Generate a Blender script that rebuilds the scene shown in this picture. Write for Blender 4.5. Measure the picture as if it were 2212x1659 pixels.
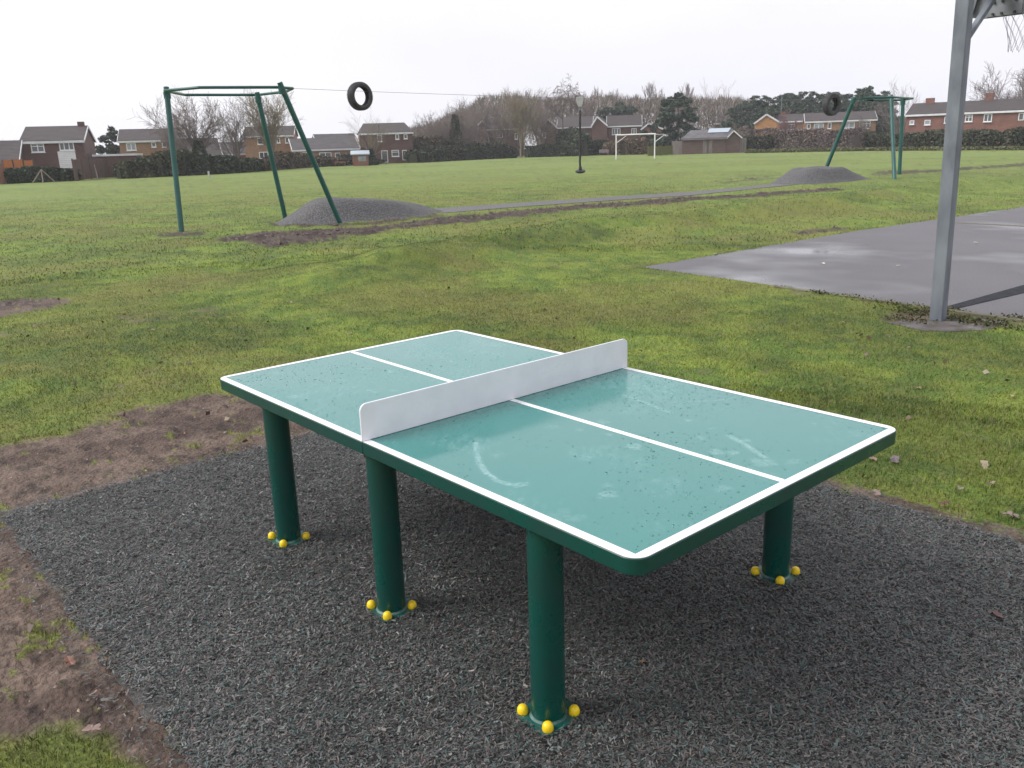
import bpy, math, random
import numpy as np
from mathutils import Vector, Matrix

for o in list(bpy.data.objects): bpy.data.objects.remove(o)
S = bpy.context.scene
COL = S.collection
PI = math.pi

# ------------------------------------------------------------------ camera, sky, sun, exposure
PW, PH, FOC = 2212.0, 1659.0, 1827.98
CAM = np.array([2.6961, -2.3302, 1.8302])
YAW, PIT, ROL = 0.856798, -0.273752, 0.030491
def _rot(a, b, c):
    ca, sa, cb, sb, cc, sc = math.cos(a), math.sin(a), math.cos(b), math.sin(b), math.cos(c), math.sin(c)
    return np.array([[ca,-sa,0],[sa,ca,0],[0,0,1]]) @ np.array([[1,0,0],[0,cb,-sb],[0,sb,cb]]) @ np.array([[cc,0,sc],[0,1,0],[-sc,0,cc]])
ROT = _rot(YAW, PIT, ROL)
cd = bpy.data.cameras.new('camera'); co = bpy.data.objects.new('camera', cd); COL.objects.link(co)
cd.sensor_fit = 'HORIZONTAL'; cd.sensor_width = 36.0; cd.lens = 36.0*FOC/PW
cd.clip_start = 0.05; cd.clip_end = 4000
m = Matrix.Identity(4)
for i in range(3):
    m[i][0] = ROT[i][0]; m[i][1] = ROT[i][2]; m[i][2] = -ROT[i][1]; m[i][3] = CAM[i]
co.matrix_world = m
S.camera = co

SUN_EL = math.radians(42); sx, sy = -0.60, -0.80
W = bpy.data.worlds.new('World'); S.world = W; W.use_nodes = True
nt = W.node_tree; nt.nodes.clear()
sky = nt.nodes.new('ShaderNodeTexSky'); sky.sky_type = 'NISHITA'; sky.sun_disc = False
sky.sun_elevation = SUN_EL; sky.sun_rotation = math.atan2(sx, sy); sky.dust_density = 4; sky.air_density = 1
hs = nt.nodes.new('ShaderNodeHueSaturation'); hs.inputs['Saturation'].default_value = 0.2
nt.links.new(sky.outputs[0], hs.inputs['Color'])
# overcast deck: pale, faintly uneven cloud
tc = nt.nodes.new('ShaderNodeTexCoord'); mp = nt.nodes.new('ShaderNodeMapping'); mp.inputs['Scale'].default_value = (1.2, 1.2, 3)
nt.links.new(tc.outputs['Generated'], mp.inputs[0])
cn = nt.nodes.new('ShaderNodeTexNoise'); cn.inputs['Scale'].default_value = 1.6; cn.inputs['Detail'].default_value = 4
nt.links.new(mp.outputs[0], cn.inputs['Vector'])
cr = nt.nodes.new('ShaderNodeValToRGB')
cr.color_ramp.elements[0].position = 0.3; cr.color_ramp.elements[0].color = (0.88, 0.875, 0.97, 1)
cr.color_ramp.elements[1].position = 0.7; cr.color_ramp.elements[1].color = (1.0, 1.0, 1.03, 1)
nt.links.new(cn.outputs[0], cr.inputs[0])
vm = nt.nodes.new('ShaderNodeVectorMath'); vm.operation = 'SCALE'; vm.inputs['Scale'].default_value = 9.6
nt.links.new(cr.outputs[0], vm.inputs[0])
mx = nt.nodes.new('ShaderNodeMixRGB'); mx.inputs[0].default_value = 0.88
nt.links.new(hs.outputs[0], mx.inputs[1]); nt.links.new(vm.outputs[0], mx.inputs[2])
bg = nt.nodes.new('ShaderNodeBackground'); bg.inputs[1].default_value = 0.060
nt.links.new(mx.outputs[0], bg.inputs[0])
wo = nt.nodes.new('ShaderNodeOutputWorld'); nt.links.new(bg.outputs[0], wo.inputs[0])
sl = bpy.data.lights.new('sun', 'SUN'); sl.energy = 1.5; sl.angle = math.radians(30); sl.color = (1.0, 0.97, 0.93)
so = bpy.data.objects.new('sun', sl); COL.objects.link(so)
so.rotation_euler = Vector((sx*math.cos(SUN_EL), sy*math.cos(SUN_EL), math.sin(SUN_EL))).to_track_quat('Z', 'Y').to_euler()
S.view_settings.view_transform = 'Standard'; S.view_settings.look = 'None'
S.view_settings.exposure = 1.10; S.view_settings.gamma = 1.0; S.view_settings.use_curve_mapping = False

# ------------------------------------------------------------------ survey helpers: where a sight line meets the ground or a plane
def ray(u, v): return ROT @ np.array([(u-PW/2)/FOC, 1.0, -(v-PH/2)/FOC])
def G(u, v, z=0.0):
    d = ray(u, v); return CAM + d*((z-CAM[2])/d[2])
def D(u, v, dist):
    d = ray(u, v); return CAM + d*(dist/math.hypot(d[0], d[1]))
def gp(u, v, z=0.0):
    q = G(u, v, z); return (float(q[0]), float(q[1]))

# ------------------------------------------------------------------ materials
def nn(t, k, **kw):
    n = t.nodes.new(k)
    for a, b in kw.items(): setattr(n, a, b)
    return n
def mat(name, c1, c2=None, rough=0.6, scale=8.0, detail=5.0, bump=0.0, bscale=None, metal=0.0, rough2=None, spec=0.5, attr=None, lo=0.35, hi=0.65, stretch=None, coat=0.0, bdist=0.01, trans=0.0):
    M = bpy.data.materials.new(name); M.use_nodes = True
    t = M.node_tree; b = t.nodes['Principled BSDF']
    b.inputs['Roughness'].default_value = rough; b.inputs['Metallic'].default_value = metal
    b.inputs['Specular IOR Level'].default_value = spec
    b.inputs['Coat Weight'].default_value = coat; b.inputs['Coat Roughness'].default_value = 0.15
    tc = nn(t, 'ShaderNodeTexCoord'); mp = nn(t, 'ShaderNodeMapping')
    if stretch: mp.inputs['Scale'].default_value = stretch
    t.links.new(tc.outputs['Object'], mp.inputs[0])
    no = nn(t, 'ShaderNodeTexNoise'); no.inputs['Scale'].default_value = scale; no.inputs['Detail'].default_value = detail
    t.links.new(mp.outputs[0], no.inputs['Vector'])
    r = nn(t, 'ShaderNodeMapRange'); r.inputs[1].default_value = lo; r.inputs[2].default_value = hi
    t.links.new(no.outputs[0], r.inputs[0])
    if c2 is None: c2 = tuple(x*0.8 for x in c1)
    mx = nn(t, 'ShaderNodeMixRGB'); mx.inputs[1].default_value = (*c1, 1); mx.inputs[2].default_value = (*c2, 1)
    t.links.new(r.outputs[0], mx.inputs[0])
    outc = mx.outputs[0]
    if attr:
        at = nn(t, 'ShaderNodeAttribute'); at.attribute_name = attr
        mu = nn(t, 'ShaderNodeMixRGB', blend_type='MULTIPLY'); mu.inputs[0].default_value = 1
        t.links.new(at.outputs['Color'], mu.inputs[1]); t.links.new(outc, mu.inputs[2]); outc = mu.outputs[0]
    t.links.new(outc, b.inputs['Base Color'])
    if rough2 is not None:
        r2 = nn(t, 'ShaderNodeMapRange'); r2.inputs[1].default_value = lo; r2.inputs[2].default_value = hi
        r2.inputs[3].default_value = rough; r2.inputs[4].default_value = rough2
        t.links.new(no.outputs[0], r2.inputs[0]); t.links.new(r2.outputs[0], b.inputs['Roughness'])
    if bump:
        n2 = nn(t, 'ShaderNodeTexNoise'); n2.inputs['Scale'].default_value = bscale or scale*4; n2.inputs['Detail'].default_value = 6
        t.links.new(mp.outputs[0], n2.inputs['Vector'])
        bp = nn(t, 'ShaderNodeBump'); bp.inputs['Strength'].default_value = bump; bp.inputs['Distance'].default_value = bdist
        t.links.new(n2.outputs[0], bp.inputs['Height']); t.links.new(bp.outputs[0], b.inputs['Normal'])
    return M
def brick_mat(name, c1, c2, mortar):
    M = mat(name, c1, c2, rough=0.9, scale=0.9)
    t = M.node_tree; b = t.nodes['Principled BSDF']
    src = b.inputs['Base Color'].links[0].from_socket
    tc = nn(t, 'ShaderNodeTexCoord'); sp = nn(t, 'ShaderNodeSeparateXYZ'); t.links.new(tc.outputs['Object'], sp.inputs[0])
    ad = nn(t, 'ShaderNodeMath', operation='ADD'); t.links.new(sp.outputs[0], ad.inputs[0]); t.links.new(sp.outputs[1], ad.inputs[1])
    cb = nn(t, 'ShaderNodeCombineXYZ'); t.links.new(ad.outputs[0], cb.inputs[0]); t.links.new(sp.outputs[2], cb.inputs[1])
    bt = nn(t, 'ShaderNodeTexBrick'); bt.inputs['Scale'].default_value = 1.0
    bt.inputs['Brick Width'].default_value = 0.225; bt.inputs['Row Height'].default_value = 0.075; bt.inputs['Mortar Size'].default_value = 0.008
    bt.inputs['Color1'].default_value = (1, 1, 1, 1); bt.inputs['Color2'].default_value = (0.72, 0.72, 0.72, 1); bt.inputs['Mortar'].default_value = (*mortar, 1)
    t.links.new(cb.outputs[0], bt.inputs['Vector'])
    mu = nn(t, 'ShaderNodeMixRGB', blend_type='MULTIPLY'); mu.inputs[0].default_value = 1
    t.links.new(bt.outputs[0], mu.inputs[1]); t.links.new(src, mu.inputs[2]); t.links.new(mu.outputs[0], b.inputs['Base Color'])
    return M
def tile_mat(name, c1, c2):
    M = mat(name, c1, c2, rough=0.8, scale=1.2)
    t = M.node_tree; b = t.nodes['Principled BSDF']
    tc = nn(t, 'ShaderNodeTexCoord')
    w = nn(t, 'ShaderNodeTexWave'); w.wave_type = 'BANDS'; w.bands_direction = 'Z'; w.inputs['Scale'].default_value = 2.4; w.inputs['Distortion'].default_value = 0.3
    t.links.new(tc.outputs['Object'], w.inputs['Vector'])
    bp = nn(t, 'ShaderNodeBump'); bp.inputs['Strength'].default_value = 0.8; bp.inputs['Distance'].default_value = 0.05
    t.links.new(w.outputs[0], bp.inputs['Height']); t.links.new(bp.outputs[0], b.inputs['Normal'])
    return M

M = {}
M['ground'] = mat('turf_and_mud', (1.18,1.18,1.18), (0.66,0.66,0.66), rough=0.78, scale=48, detail=9, attr='col', bump=1.0, bscale=38, bdist=0.03, spec=0.3)
M['blade'] = mat('grass_blade', (1.1,1.1,1.1), (0.85,0.85,0.85), rough=0.55, scale=3, attr='col', spec=0.35)
M['leaf'] = mat('hedge_leaf', (1.1,1.1,1.1), (0.8,0.8,0.8), rough=0.6, scale=0.6, attr='col', spec=0.3)
M['mulch_base'] = mat('mulch_bed', (0.045,0.045,0.043), (0.085,0.078,0.072), rough=0.8, scale=60, bump=1.0, bscale=150, bdist=0.006, lo=0.4, hi=0.6)
M['chip'] = mat('rubber_chip', (1.22,1.26,1.28), (0.92,0.95,0.96), rough=0.5, scale=2.0, attr='col', spec=0.5)
M['mound'] = mat('mound_rubber', (0.05,0.05,0.052), (0.15,0.145,0.145), rough=0.8, scale=32, detail=9, bump=1.0, bscale=42, bdist=0.03, lo=0.42, hi=0.6)
M['path'] = mat('path_rubber', (0.085,0.085,0.088), (0.14,0.132,0.128), rough=0.8, scale=9, detail=8, bump=0.6, bscale=40, bdist=0.02)
M['green'] = mat('green_powder_coat', (0.002,0.056,0.043), (0.004,0.044,0.036), rough=0.24, scale=7, detail=9, spec=0.5, rough2=0.42, bump=0.02, bscale=200, bdist=0.001)
M['white_line'] = mat('white_line_paint', (0.80,0.80,0.81), (0.76,0.76,0.78), rough=0.35, scale=6)
M['net'] = mat('white_net_plate', (0.76,0.76,0.80), (0.66,0.67,0.71), rough=0.26, scale=9, detail=9, rough2=0.5, lo=0.35, hi=0.8)
M['yellow'] = mat('yellow_plastic', (0.84,0.60,0.008), (0.76,0.52,0.006), rough=0.35, scale=20)
M['galv'] = mat('galvanised_steel', (0.215,0.235,0.265), (0.125,0.14,0.165), rough=0.5, scale=6, metal=0.35, bump=0.05, rough2=0.62, stretch=(1,1,0.35))
M['galv_dark'] = mat('old_zinc', (0.22,0.23,0.25), (0.14,0.145,0.16), rough=0.6, scale=9, metal=0.3)
M['tower'] = mat('tower_green_paint', (0.008,0.085,0.070), (0.005,0.066,0.056), rough=0.32, scale=2, rough2=0.42)
M['tyre'] = mat('tyre_rubber', (0.02,0.02,0.022), (0.045,0.045,0.05), rough=0.6, scale=7)
M['black'] = mat('black_rubber', (0.012,0.012,0.013), (0.03,0.03,0.03), rough=0.5, scale=10)
M['plate'] = mat('scuffed_green_plate', (0.004,0.075,0.062), (0.05,0.12,0.11), rough=0.35, scale=26, detail=6, lo=0.45, hi=0.7)
M['zincfilm'] = mat('grey_green_weld', (0.10,0.17,0.155), (0.02,0.085,0.07), rough=0.5, scale=30, lo=0.42, hi=0.58)
M['cable'] = mat('steel_cable', (0.26,0.26,0.29), rough=0.5, metal=0.5)
M['palegrey'] = mat('pale_grey_casing', (0.45,0.45,0.44), (0.36,0.36,0.35), rough=0.6, scale=8)
M['netcord'] = mat('worn_net_cord', (0.48,0.44,0.52), rough=0.8)
M['upvc'] = mat('white_window_frame', (0.78,0.78,0.80), (0.70,0.70,0.72), rough=0.45, scale=3)
M['fascia'] = mat('white_fascia', (0.72,0.72,0.74), (0.58,0.58,0.60), rough=0.6, scale=1.5)
M['glass'] = mat('window_glass', (0.05,0.06,0.07), (0.09,0.10,0.11), rough=0.06, scale=1.5, spec=0.8)
M['glass_curtain'] = mat('curtained_glass', (0.34,0.36,0.40), (0.22,0.24,0.28), rough=0.12, scale=1.5, spec=0.8)
M['brick_brown'] = brick_mat('brown_brick', (0.135,0.074,0.064), (0.098,0.056,0.050), (1.15,1.2,1.2))
M['brick_tan'] = brick_mat('tan_brick', (0.33,0.195,0.115), (0.26,0.155,0.10), (1.05,1.1,1.1))
M['brick_red'] = brick_mat('red_brick', (0.24,0.112,0.085), (0.175,0.085,0.070), (1.1,1.15,1.15))
M['brick_orange'] = brick_mat('orange_brick', (0.52,0.27,0.12), (0.44,0.22,0.10), (1.0,1.05,1.1))
M['roof_brown'] = tile_mat('brown_roof_tile', (0.060,0.047,0.046), (0.043,0.036,0.037))
M['roof_grey'] = tile_mat('grey_roof_tile', (0.080,0.070,0.072), (0.056,0.052,0.055))
M['felt'] = mat('shed_roof_felt', (0.13,0.125,0.135), (0.09,0.085,0.095), rough=0.85, scale=1.5)
M['shed'] = mat('stained_shed_board', (0.125,0.082,0.070), (0.085,0.058,0.052), rough=0.8, scale=1.2, stretch=(1,1,6))
M['shed_grey'] = mat('weathered_grey_board', (0.22,0.185,0.18), (0.15,0.13,0.13), rough=0.85, scale=1.5, stretch=(3,3,0.5))
M['fence'] = mat('brown_fence_board', (0.115,0.068,0.055), (0.085,0.052,0.045), rough=0.85, scale=2.5, stretch=(4,4,0.4))
M['post'] = mat('weathered_post', (0.25,0.20,0.15), (0.17,0.14,0.11), rough=0.85, scale=4)
M['goal'] = mat('white_goal_paint', (0.80,0.80,0.80), (0.68,0.68,0.66), rough=0.5, scale=1)
M['goal_old'] = mat('faded_goal_paint', (0.34,0.30,0.27), (0.24,0.21,0.19), rough=0.6, scale=1)
M['bark'] = mat('grey_brown_bark', (0.15,0.13,0.11), (0.105,0.09,0.08), rough=0.9, scale=2)
M['bark_far'] = mat('mauve_brown_bark', (0.22,0.18,0.175), (0.165,0.135,0.13), rough=0.9, scale=2)
M['bark_tan'] = mat('olive_tan_bark', (0.23,0.19,0.125), (0.17,0.14,0.095), rough=0.9, scale=2)
M['twig'] = mat('twig_bark', (0.195,0.155,0.14), (0.145,0.115,0.108), rough=0.9, scale=2)
M['twig_red'] = mat('reddish_twig', (0.20,0.115,0.125), (0.15,0.085,0.095), rough=0.9, scale=2)
M['concrete'] = mat('wet_concrete', (0.10,0.088,0.082), (0.055,0.044,0.038), rough=0.45, scale=5, rough2=0.8, bump=0.2, bscale=30)
M['kerb'] = mat('mossy_kerb', (0.14,0.14,0.085), (0.10,0.085,0.06), rough=0.8, scale=6)
M['strip'] = mat('drain_strip', (0.022,0.024,0.030), (0.036,0.037,0.042), rough=0.95, spec=0.15, scale=10, bump=0.3, bscale=60)
M['deadleaf'] = mat('dead_leaf', (1.1,1.1,1.1), (0.75,0.75,0.75), rough=0.5, scale=30, attr='col')
M['bin'] = mat('dark_bin_plastic', (0.02,0.028,0.04), (0.03,0.04,0.05), rough=0.5)
M['orange'] = mat('orange_panel', (0.5,0.17,0.04), (0.4,0.13,0.03), rough=0.7)
M['fencered'] = mat('reddish_timber', (0.26,0.12,0.08), (0.19,0.09,0.06), rough=0.8, scale=3)
M['glasshouse'] = mat('pale_blue_roof_sheet', (0.42,0.48,0.54), (0.34,0.40,0.46), rough=0.4)
M['yellowpaint'] = mat('yellow_box_paint', (0.6,0.42,0.05), rough=0.6)
M['oldbench'] = mat('mauve_grey_bench', (0.24,0.19,0.20), rough=0.8)

# court asphalt: damp sheet, puddle film where the roughness drops
def court_mat():
    X = bpy.data.materials.new('damp_asphalt'); X.use_nodes = True
    t = X.node_tree; b = t.nodes['Principled BSDF']
    tc = nn(t, 'ShaderNodeTexCoord')
    n1 = nn(t, 'ShaderNodeTexNoise'); n1.inputs['Scale'].default_value = 0.34; n1.inputs['Detail'].default_value = 3
    n2 = nn(t, 'ShaderNodeTexNoise'); n2.inputs['Scale'].default_value = 45; n2.inputs['Detail'].default_value = 5
    for n in (n1, n2): t.links.new(tc.outputs['Object'], n.inputs['Vector'])
    cr = nn(t, 'ShaderNodeMixRGB'); cr.inputs[1].default_value = (0.035,0.034,0.038,1); cr.inputs[2].default_value = (0.165,0.158,0.170,1)
    t.links.new(n2.outputs[0], cr.inputs[0])
    dk = nn(t, 'ShaderNodeMixRGB', blend_type='MULTIPLY'); dk.inputs[0].default_value = 1
    mr = nn(t, 'ShaderNodeMapRange'); mr.inputs[1].default_value = 0.35; mr.inputs[2].default_value = 0.65; mr.inputs[3].default_value = 1.15; mr.inputs[4].default_value = 0.85
    t.links.new(n1.outputs[0], mr.inputs[0]); t.links.new(cr.outputs[0], dk.inputs[1]); t.links.new(mr.outputs[0], dk.inputs[2])
    t.links.new(dk.outputs[0], b.inputs['Base Color'])
    rr = nn(t, 'ShaderNodeMapRange'); rr.inputs[1].default_value = 0.50; rr.inputs[2].default_value = 0.68; rr.inputs[3].default_value = 0.62; rr.inputs[4].default_value = 0.12
    t.links.new(n1.outputs[0], rr.inputs[0]); t.links.new(rr.outputs[0], b.inputs['Roughness'])
    bs = nn(t, 'ShaderNodeMapRange'); bs.inputs[1].default_value = 0.52; bs.inputs[2].default_value = 0.66; bs.inputs[3].default_value = 0.9; bs.inputs[4].default_value = 0.02
    t.links.new(n1.outputs[0], bs.inputs[0])
    bp = nn(t, 'ShaderNodeBump'); bp.inputs['Distance'].default_value = 0.006
    t.links.new(bs.outputs[0], bp.inputs['Strength']); t.links.new(n2.outputs[0], bp.inputs['Height']); t.links.new(bp.outputs[0], b.inputs['Normal'])
    return X
M['court'] = court_mat()

# playing surface: damp green sheet, scuffs carried in the 'scuff' attribute
def top_mat():
    X = bpy.data.materials.new('damp_table_green'); X.use_nodes = True
    t = X.node_tree; b = t.nodes['Principled BSDF']
    at = nn(t, 'ShaderNodeAttribute'); at.attribute_name = 'scuff'
    tc = nn(t, 'ShaderNodeTexCoord')
    n1 = nn(t, 'ShaderNodeTexNoise'); n1.inputs['Scale'].default_value = 2.2; n1.inputs['Detail'].default_value = 5
    n2 = nn(t, 'ShaderNodeTexNoise'); n2.inputs['Scale'].default_value = 70; n2.inputs['Detail'].default_value = 4
    for n in (n1, n2): t.links.new(tc.outputs['Object'], n.inputs['Vector'])
    m1 = nn(t, 'ShaderNodeMixRGB'); m1.inputs[1].default_value = (0.018,0.170,0.152,1); m1.inputs[2].default_value = (0.032,0.212,0.194,1)
    t.links.new(n1.outputs[0], m1.inputs[0])
    m2 = nn(t, 'ShaderNodeMixRGB'); m2.inputs[2].default_value = (0.26,0.43,0.43,1)
    mm = nn(t, 'ShaderNodeMath', operation='MULTIPLY'); mr = nn(t, 'ShaderNodeMapRange'); mr.inputs[1].default_value = 0.3; mr.inputs[2].default_value = 0.65
    t.links.new(n2.outputs[0], mr.inputs[0]); t.links.new(mr.outputs[0], mm.inputs[0]); t.links.new(at.outputs['Fac'], mm.inputs[1])
    t.links.new(mm.outputs[0], m2.inputs[0]); t.links.new(m1.outputs[0], m2.inputs[1]); t.links.new(m2.outputs[0], b.inputs['Base Color'])
    r1 = nn(t, 'ShaderNodeMapRange'); r1.inputs[1].default_value = 0.35; r1.inputs[2].default_value = 0.65; r1.inputs[3].default_value = 0.09; r1.inputs[4].default_value = 0.24
    t.links.new(n1.outputs[0], r1.inputs[0])
    ra = nn(t, 'ShaderNodeMath', operation='ADD'); rm = nn(t, 'ShaderNodeMath', operation='MULTIPLY'); rm.inputs[1].default_value = 0.3
    t.links.new(at.outputs['Fac'], rm.inputs[0]); t.links.new(r1.outputs[0], ra.inputs[0]); t.links.new(rm.outputs[0], ra.inputs[1])
    t.links.new(ra.outputs[0], b.inputs['Roughness'])
    b.inputs['Specular IOR Level'].default_value = 0.95
    return X
M['top'] = top_mat()
M['water'] = bpy.data.materials.new('rain_water'); M['water'].use_nodes = True
_b = M['water'].node_tree.nodes['Principled BSDF']
_b.inputs['Base Color'].default_value = (0.75,0.95,0.9,1); _b.inputs['Roughness'].default_value = 0.02; _b.inputs['Transmission Weight'].default_value = 1.0; _b.inputs['IOR'].default_value = 1.33

# ------------------------------------------------------------------ object helpers
def tag(o, label=None, cat=None, group=None, kind=None):
    if label: o['label'] = label
    if cat: o['category'] = cat
    if group: o['group'] = group
    if kind: o['kind'] = kind
    return o
def thing(name, label, cat, loc=(0,0,0), rotz=0.0, group=None):
    o = bpy.data.objects.new(name, None); COL.objects.link(o)
    o.empty_display_size = 0.2
    o.location = loc; o.rotation_euler = (0,0,rotz)
    return tag(o, label, cat, group)
def copy_tree(o, parent=None):
    c = o.copy(); COL.objects.link(c)
    if parent: c.parent = parent
    for ch in list(o.children): copy_tree(ch, c)
    return c
def np_mesh(name, V, F, col=None, smooth=False):
    V = np.asarray(V, dtype=np.float32); F = np.asarray(F, dtype=np.int32)
    me = bpy.data.meshes.new(name); k = F.shape[1]
    me.vertices.add(len(V)); me.vertices.foreach_set('co', V.ravel())
    me.loops.add(F.size); me.loops.foreach_set('vertex_index', F.ravel())
    me.polygons.add(len(F)); me.polygons.foreach_set('loop_start', np.arange(len(F), dtype=np.int32)*k)
    if smooth: me.polygons.foreach_set('use_smooth', np.ones(len(F), dtype=bool))
    me.update(calc_edges=True)
    if col is not None:
        a = me.attributes.new('col', 'FLOAT_COLOR', 'POINT')
        c = np.ones((len(V), 4), dtype=np.float32); c[:, :3] = col; a.data.foreach_set('color', c.ravel())
    return me
def link(name, me, m_, parent=None, loc=(0,0,0)):
    if m_ is not None: me.materials.append(m_)
    o = bpy.data.objects.new(name, me); COL.objects.link(o); o.location = loc
    if parent: o.parent = parent
    return o
class MB:
    def __init__(s): s.v = []; s.f = []
    def add(s, vs, fs):
        n = len(s.v); s.v += [tuple(map(float, a)) for a in vs]; s.f += [tuple(i+n for i in f) for f in fs]; return s
    def box(s, x0, x1, y0, y1, z0, z1):
        return s.add([(x0,y0,z0),(x1,y0,z0),(x1,y1,z0),(x0,y1,z0),(x0,y0,z1),(x1,y0,z1),(x1,y1,z1),(x0,y1,z1)],
                     [(0,3,2,1),(4,5,6,7),(0,1,5,4),(1,2,6,5),(2,3,7,6),(3,0,4,7)])
    def bar(s, a, b, w, h=None):
        a, b = Vector(a), Vector(b); d = (b-a).normalized(); h = h or w
        up = Vector((0,0,1)) if abs(d.z) < 0.95 else Vector((1,0,0))
        x = d.cross(up).normalized()*w/2; y = x.cross(d).normalized()*h/2
        P = [a-x-y,a+x-y,a+x+y,a-x+y,b-x-y,b+x-y,b+x+y,b-x+y]
        return s.add(P, [(0,1,2,3),(7,6,5,4),(0,4,5,1),(1,5,6,2),(2,6,7,3),(3,7,4,0)])
    def tube(s, pts, r, n=12, caps=True, closed=False):
        pts = [Vector(p) for p in pts]; k = len(pts)
        rs = r if isinstance(r, (list, tuple)) else [r]*k
        vs = []; prev = None
        for i, p in enumerate(pts):
            if closed: d = (pts[(i+1) % k]-pts[i-1]).normalized()
            else: d = (pts[min(i+1,k-1)]-pts[max(i-1,0)]).normalized()
            if prev is None:
                up = Vector((0,0,1)) if abs(d.z) < 0.9 else Vector((1,0,0)); x = d.cross(up).normalized()
            else: x = (prev - d*prev.dot(d)).normalized()
            prev = x; y = d.cross(x)
            for j in range(n):
                a = 2*PI*j/n; vs.append(p + (x*math.cos(a)+y*math.sin(a))*rs[i])
        fs = []
        for i in range(k if closed else k-1):
            i2 = (i+1) % k
            for j in range(n): fs.append((i*n+j, i*n+(j+1)%n, i2*n+(j+1)%n, i2*n+j))
        if caps and not closed: fs += [tuple(range(n-1,-1,-1)), tuple(range((k-1)*n, k*n))]
        return s.add(vs, fs)
    def lathe(s, prof, n=16, c=(0,0,0)):
        vs = []; fs = []
        for (r, z) in prof:
            for j in range(n): a = 2*PI*j/n; vs.append((c[0]+r*math.cos(a), c[1]+r*math.sin(a), c[2]+z))
        for i in range(len(prof)-1):
            for j in range(n): fs.append((i*n+j, i*n+(j+1)%n, (i+1)*n+(j+1)%n, (i+1)*n+j))
        fs.append(tuple(range(n-1,-1,-1))); fs.append(tuple(range((len(prof)-1)*n, len(prof)*n)))
        return s.add(vs, fs)
    def prism(s, poly, z0, z1):
        n = len(poly)
        vs = [(x,y,z0) for x,y in poly]+[(x,y,z1) for x,y in poly]
        fs = [tuple(range(n-1,-1,-1)), tuple(range(n,2*n))]+[(i,(i+1)%n,n+(i+1)%n,n+i) for i in range(n)]
        return s.add(vs, fs)
    def prism_y(s, poly, y0, y1):      # outline in x,z
        n = len(poly)
        vs = [(x,y0,z) for x,z in poly]+[(x,y1,z) for x,z in poly]
        fs = [tuple(range(n)), tuple(range(2*n-1,n-1,-1))]+[(i,n+i,n+(i+1)%n,(i+1)%n) for i in range(n)]
        return s.add(vs, fs)
    def build(s, name, m_, parent=None, smooth=False, off=None, bevel=0):
        v = s.v
        if off is not None: v = [(a-off[0], b-off[1], c-off[2]) for a,b,c in v]
        me = bpy.data.meshes.new(name); me.from_pydata(v, [], s.f); me.update()
        o = link(name, me, m_, parent)
        if smooth:
            me.polygons.foreach_set('use_smooth', [True]*len(me.polygons))
            me.set_sharp_from_angle(angle=math.radians(40))
        if bevel:
            b = o.modifiers.new('b', 'BEVEL'); b.width = bevel; b.segments = 2; b.limit_method = 'ANGLE'
        return o

# ------------------------------------------------------------------ noise in numpy
def vnoise(x, y, seed=0):
    xi = np.floor(x).astype(np.int64); yi = np.floor(y).astype(np.int64); xf = x-xi; yf = y-yi
    def h(a, b):
        n = (a*374761393 + b*668265263 + seed*1442695041) & 0xffffffff
        n = ((n ^ (n >> 13))*1274126177) & 0xffffffff
        return ((n ^ (n >> 16)) & 0xffff)/65535.0
    u = xf*xf*(3-2*xf); v = yf*yf*(3-2*yf)
    return (h(xi,yi)*(1-u)+h(xi+1,yi)*u)*(1-v)+(h(xi,yi+1)*(1-u)+h(xi+1,yi+1)*u)*v
def fbm(x, y, sc, seed=0, oct_=4):
    t = 0; a = 0.5; s = 0
    for i in range(oct_):
        t = t+a*vnoise(x*sc, y*sc, seed+i*17); s += a; a *= 0.55; sc *= 2.03
    return t/s
def sdf(x, y, poly):
    P = np.array(poly); n = len(P); d = np.full(x.shape, 1e9); ins = np.zeros(x.shape, bool)
    for i in range(n):
        a = P[i]; b = P[(i+1) % n]; e = b-a; wx = x-a[0]; wy = y-a[1]
        t = np.clip((wx*e[0]+wy*e[1])/(e@e+1e-12), 0, 1)
        d = np.minimum(d, np.hypot(wx-e[0]*t, wy-e[1]*t))
        c = ((a[1] <= y) != (b[1] <= y)) & (x < a[0]+(y-a[1])*e[0]/(e[1] if abs(e[1]) > 1e-9 else 1e-9))
        ins ^= c
    return np.where(ins, -d, d)
def sst(x, a, b):
    t = np.clip((x-a)/(b-a), 0, 1); return t*t*(3-2*t)

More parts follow.
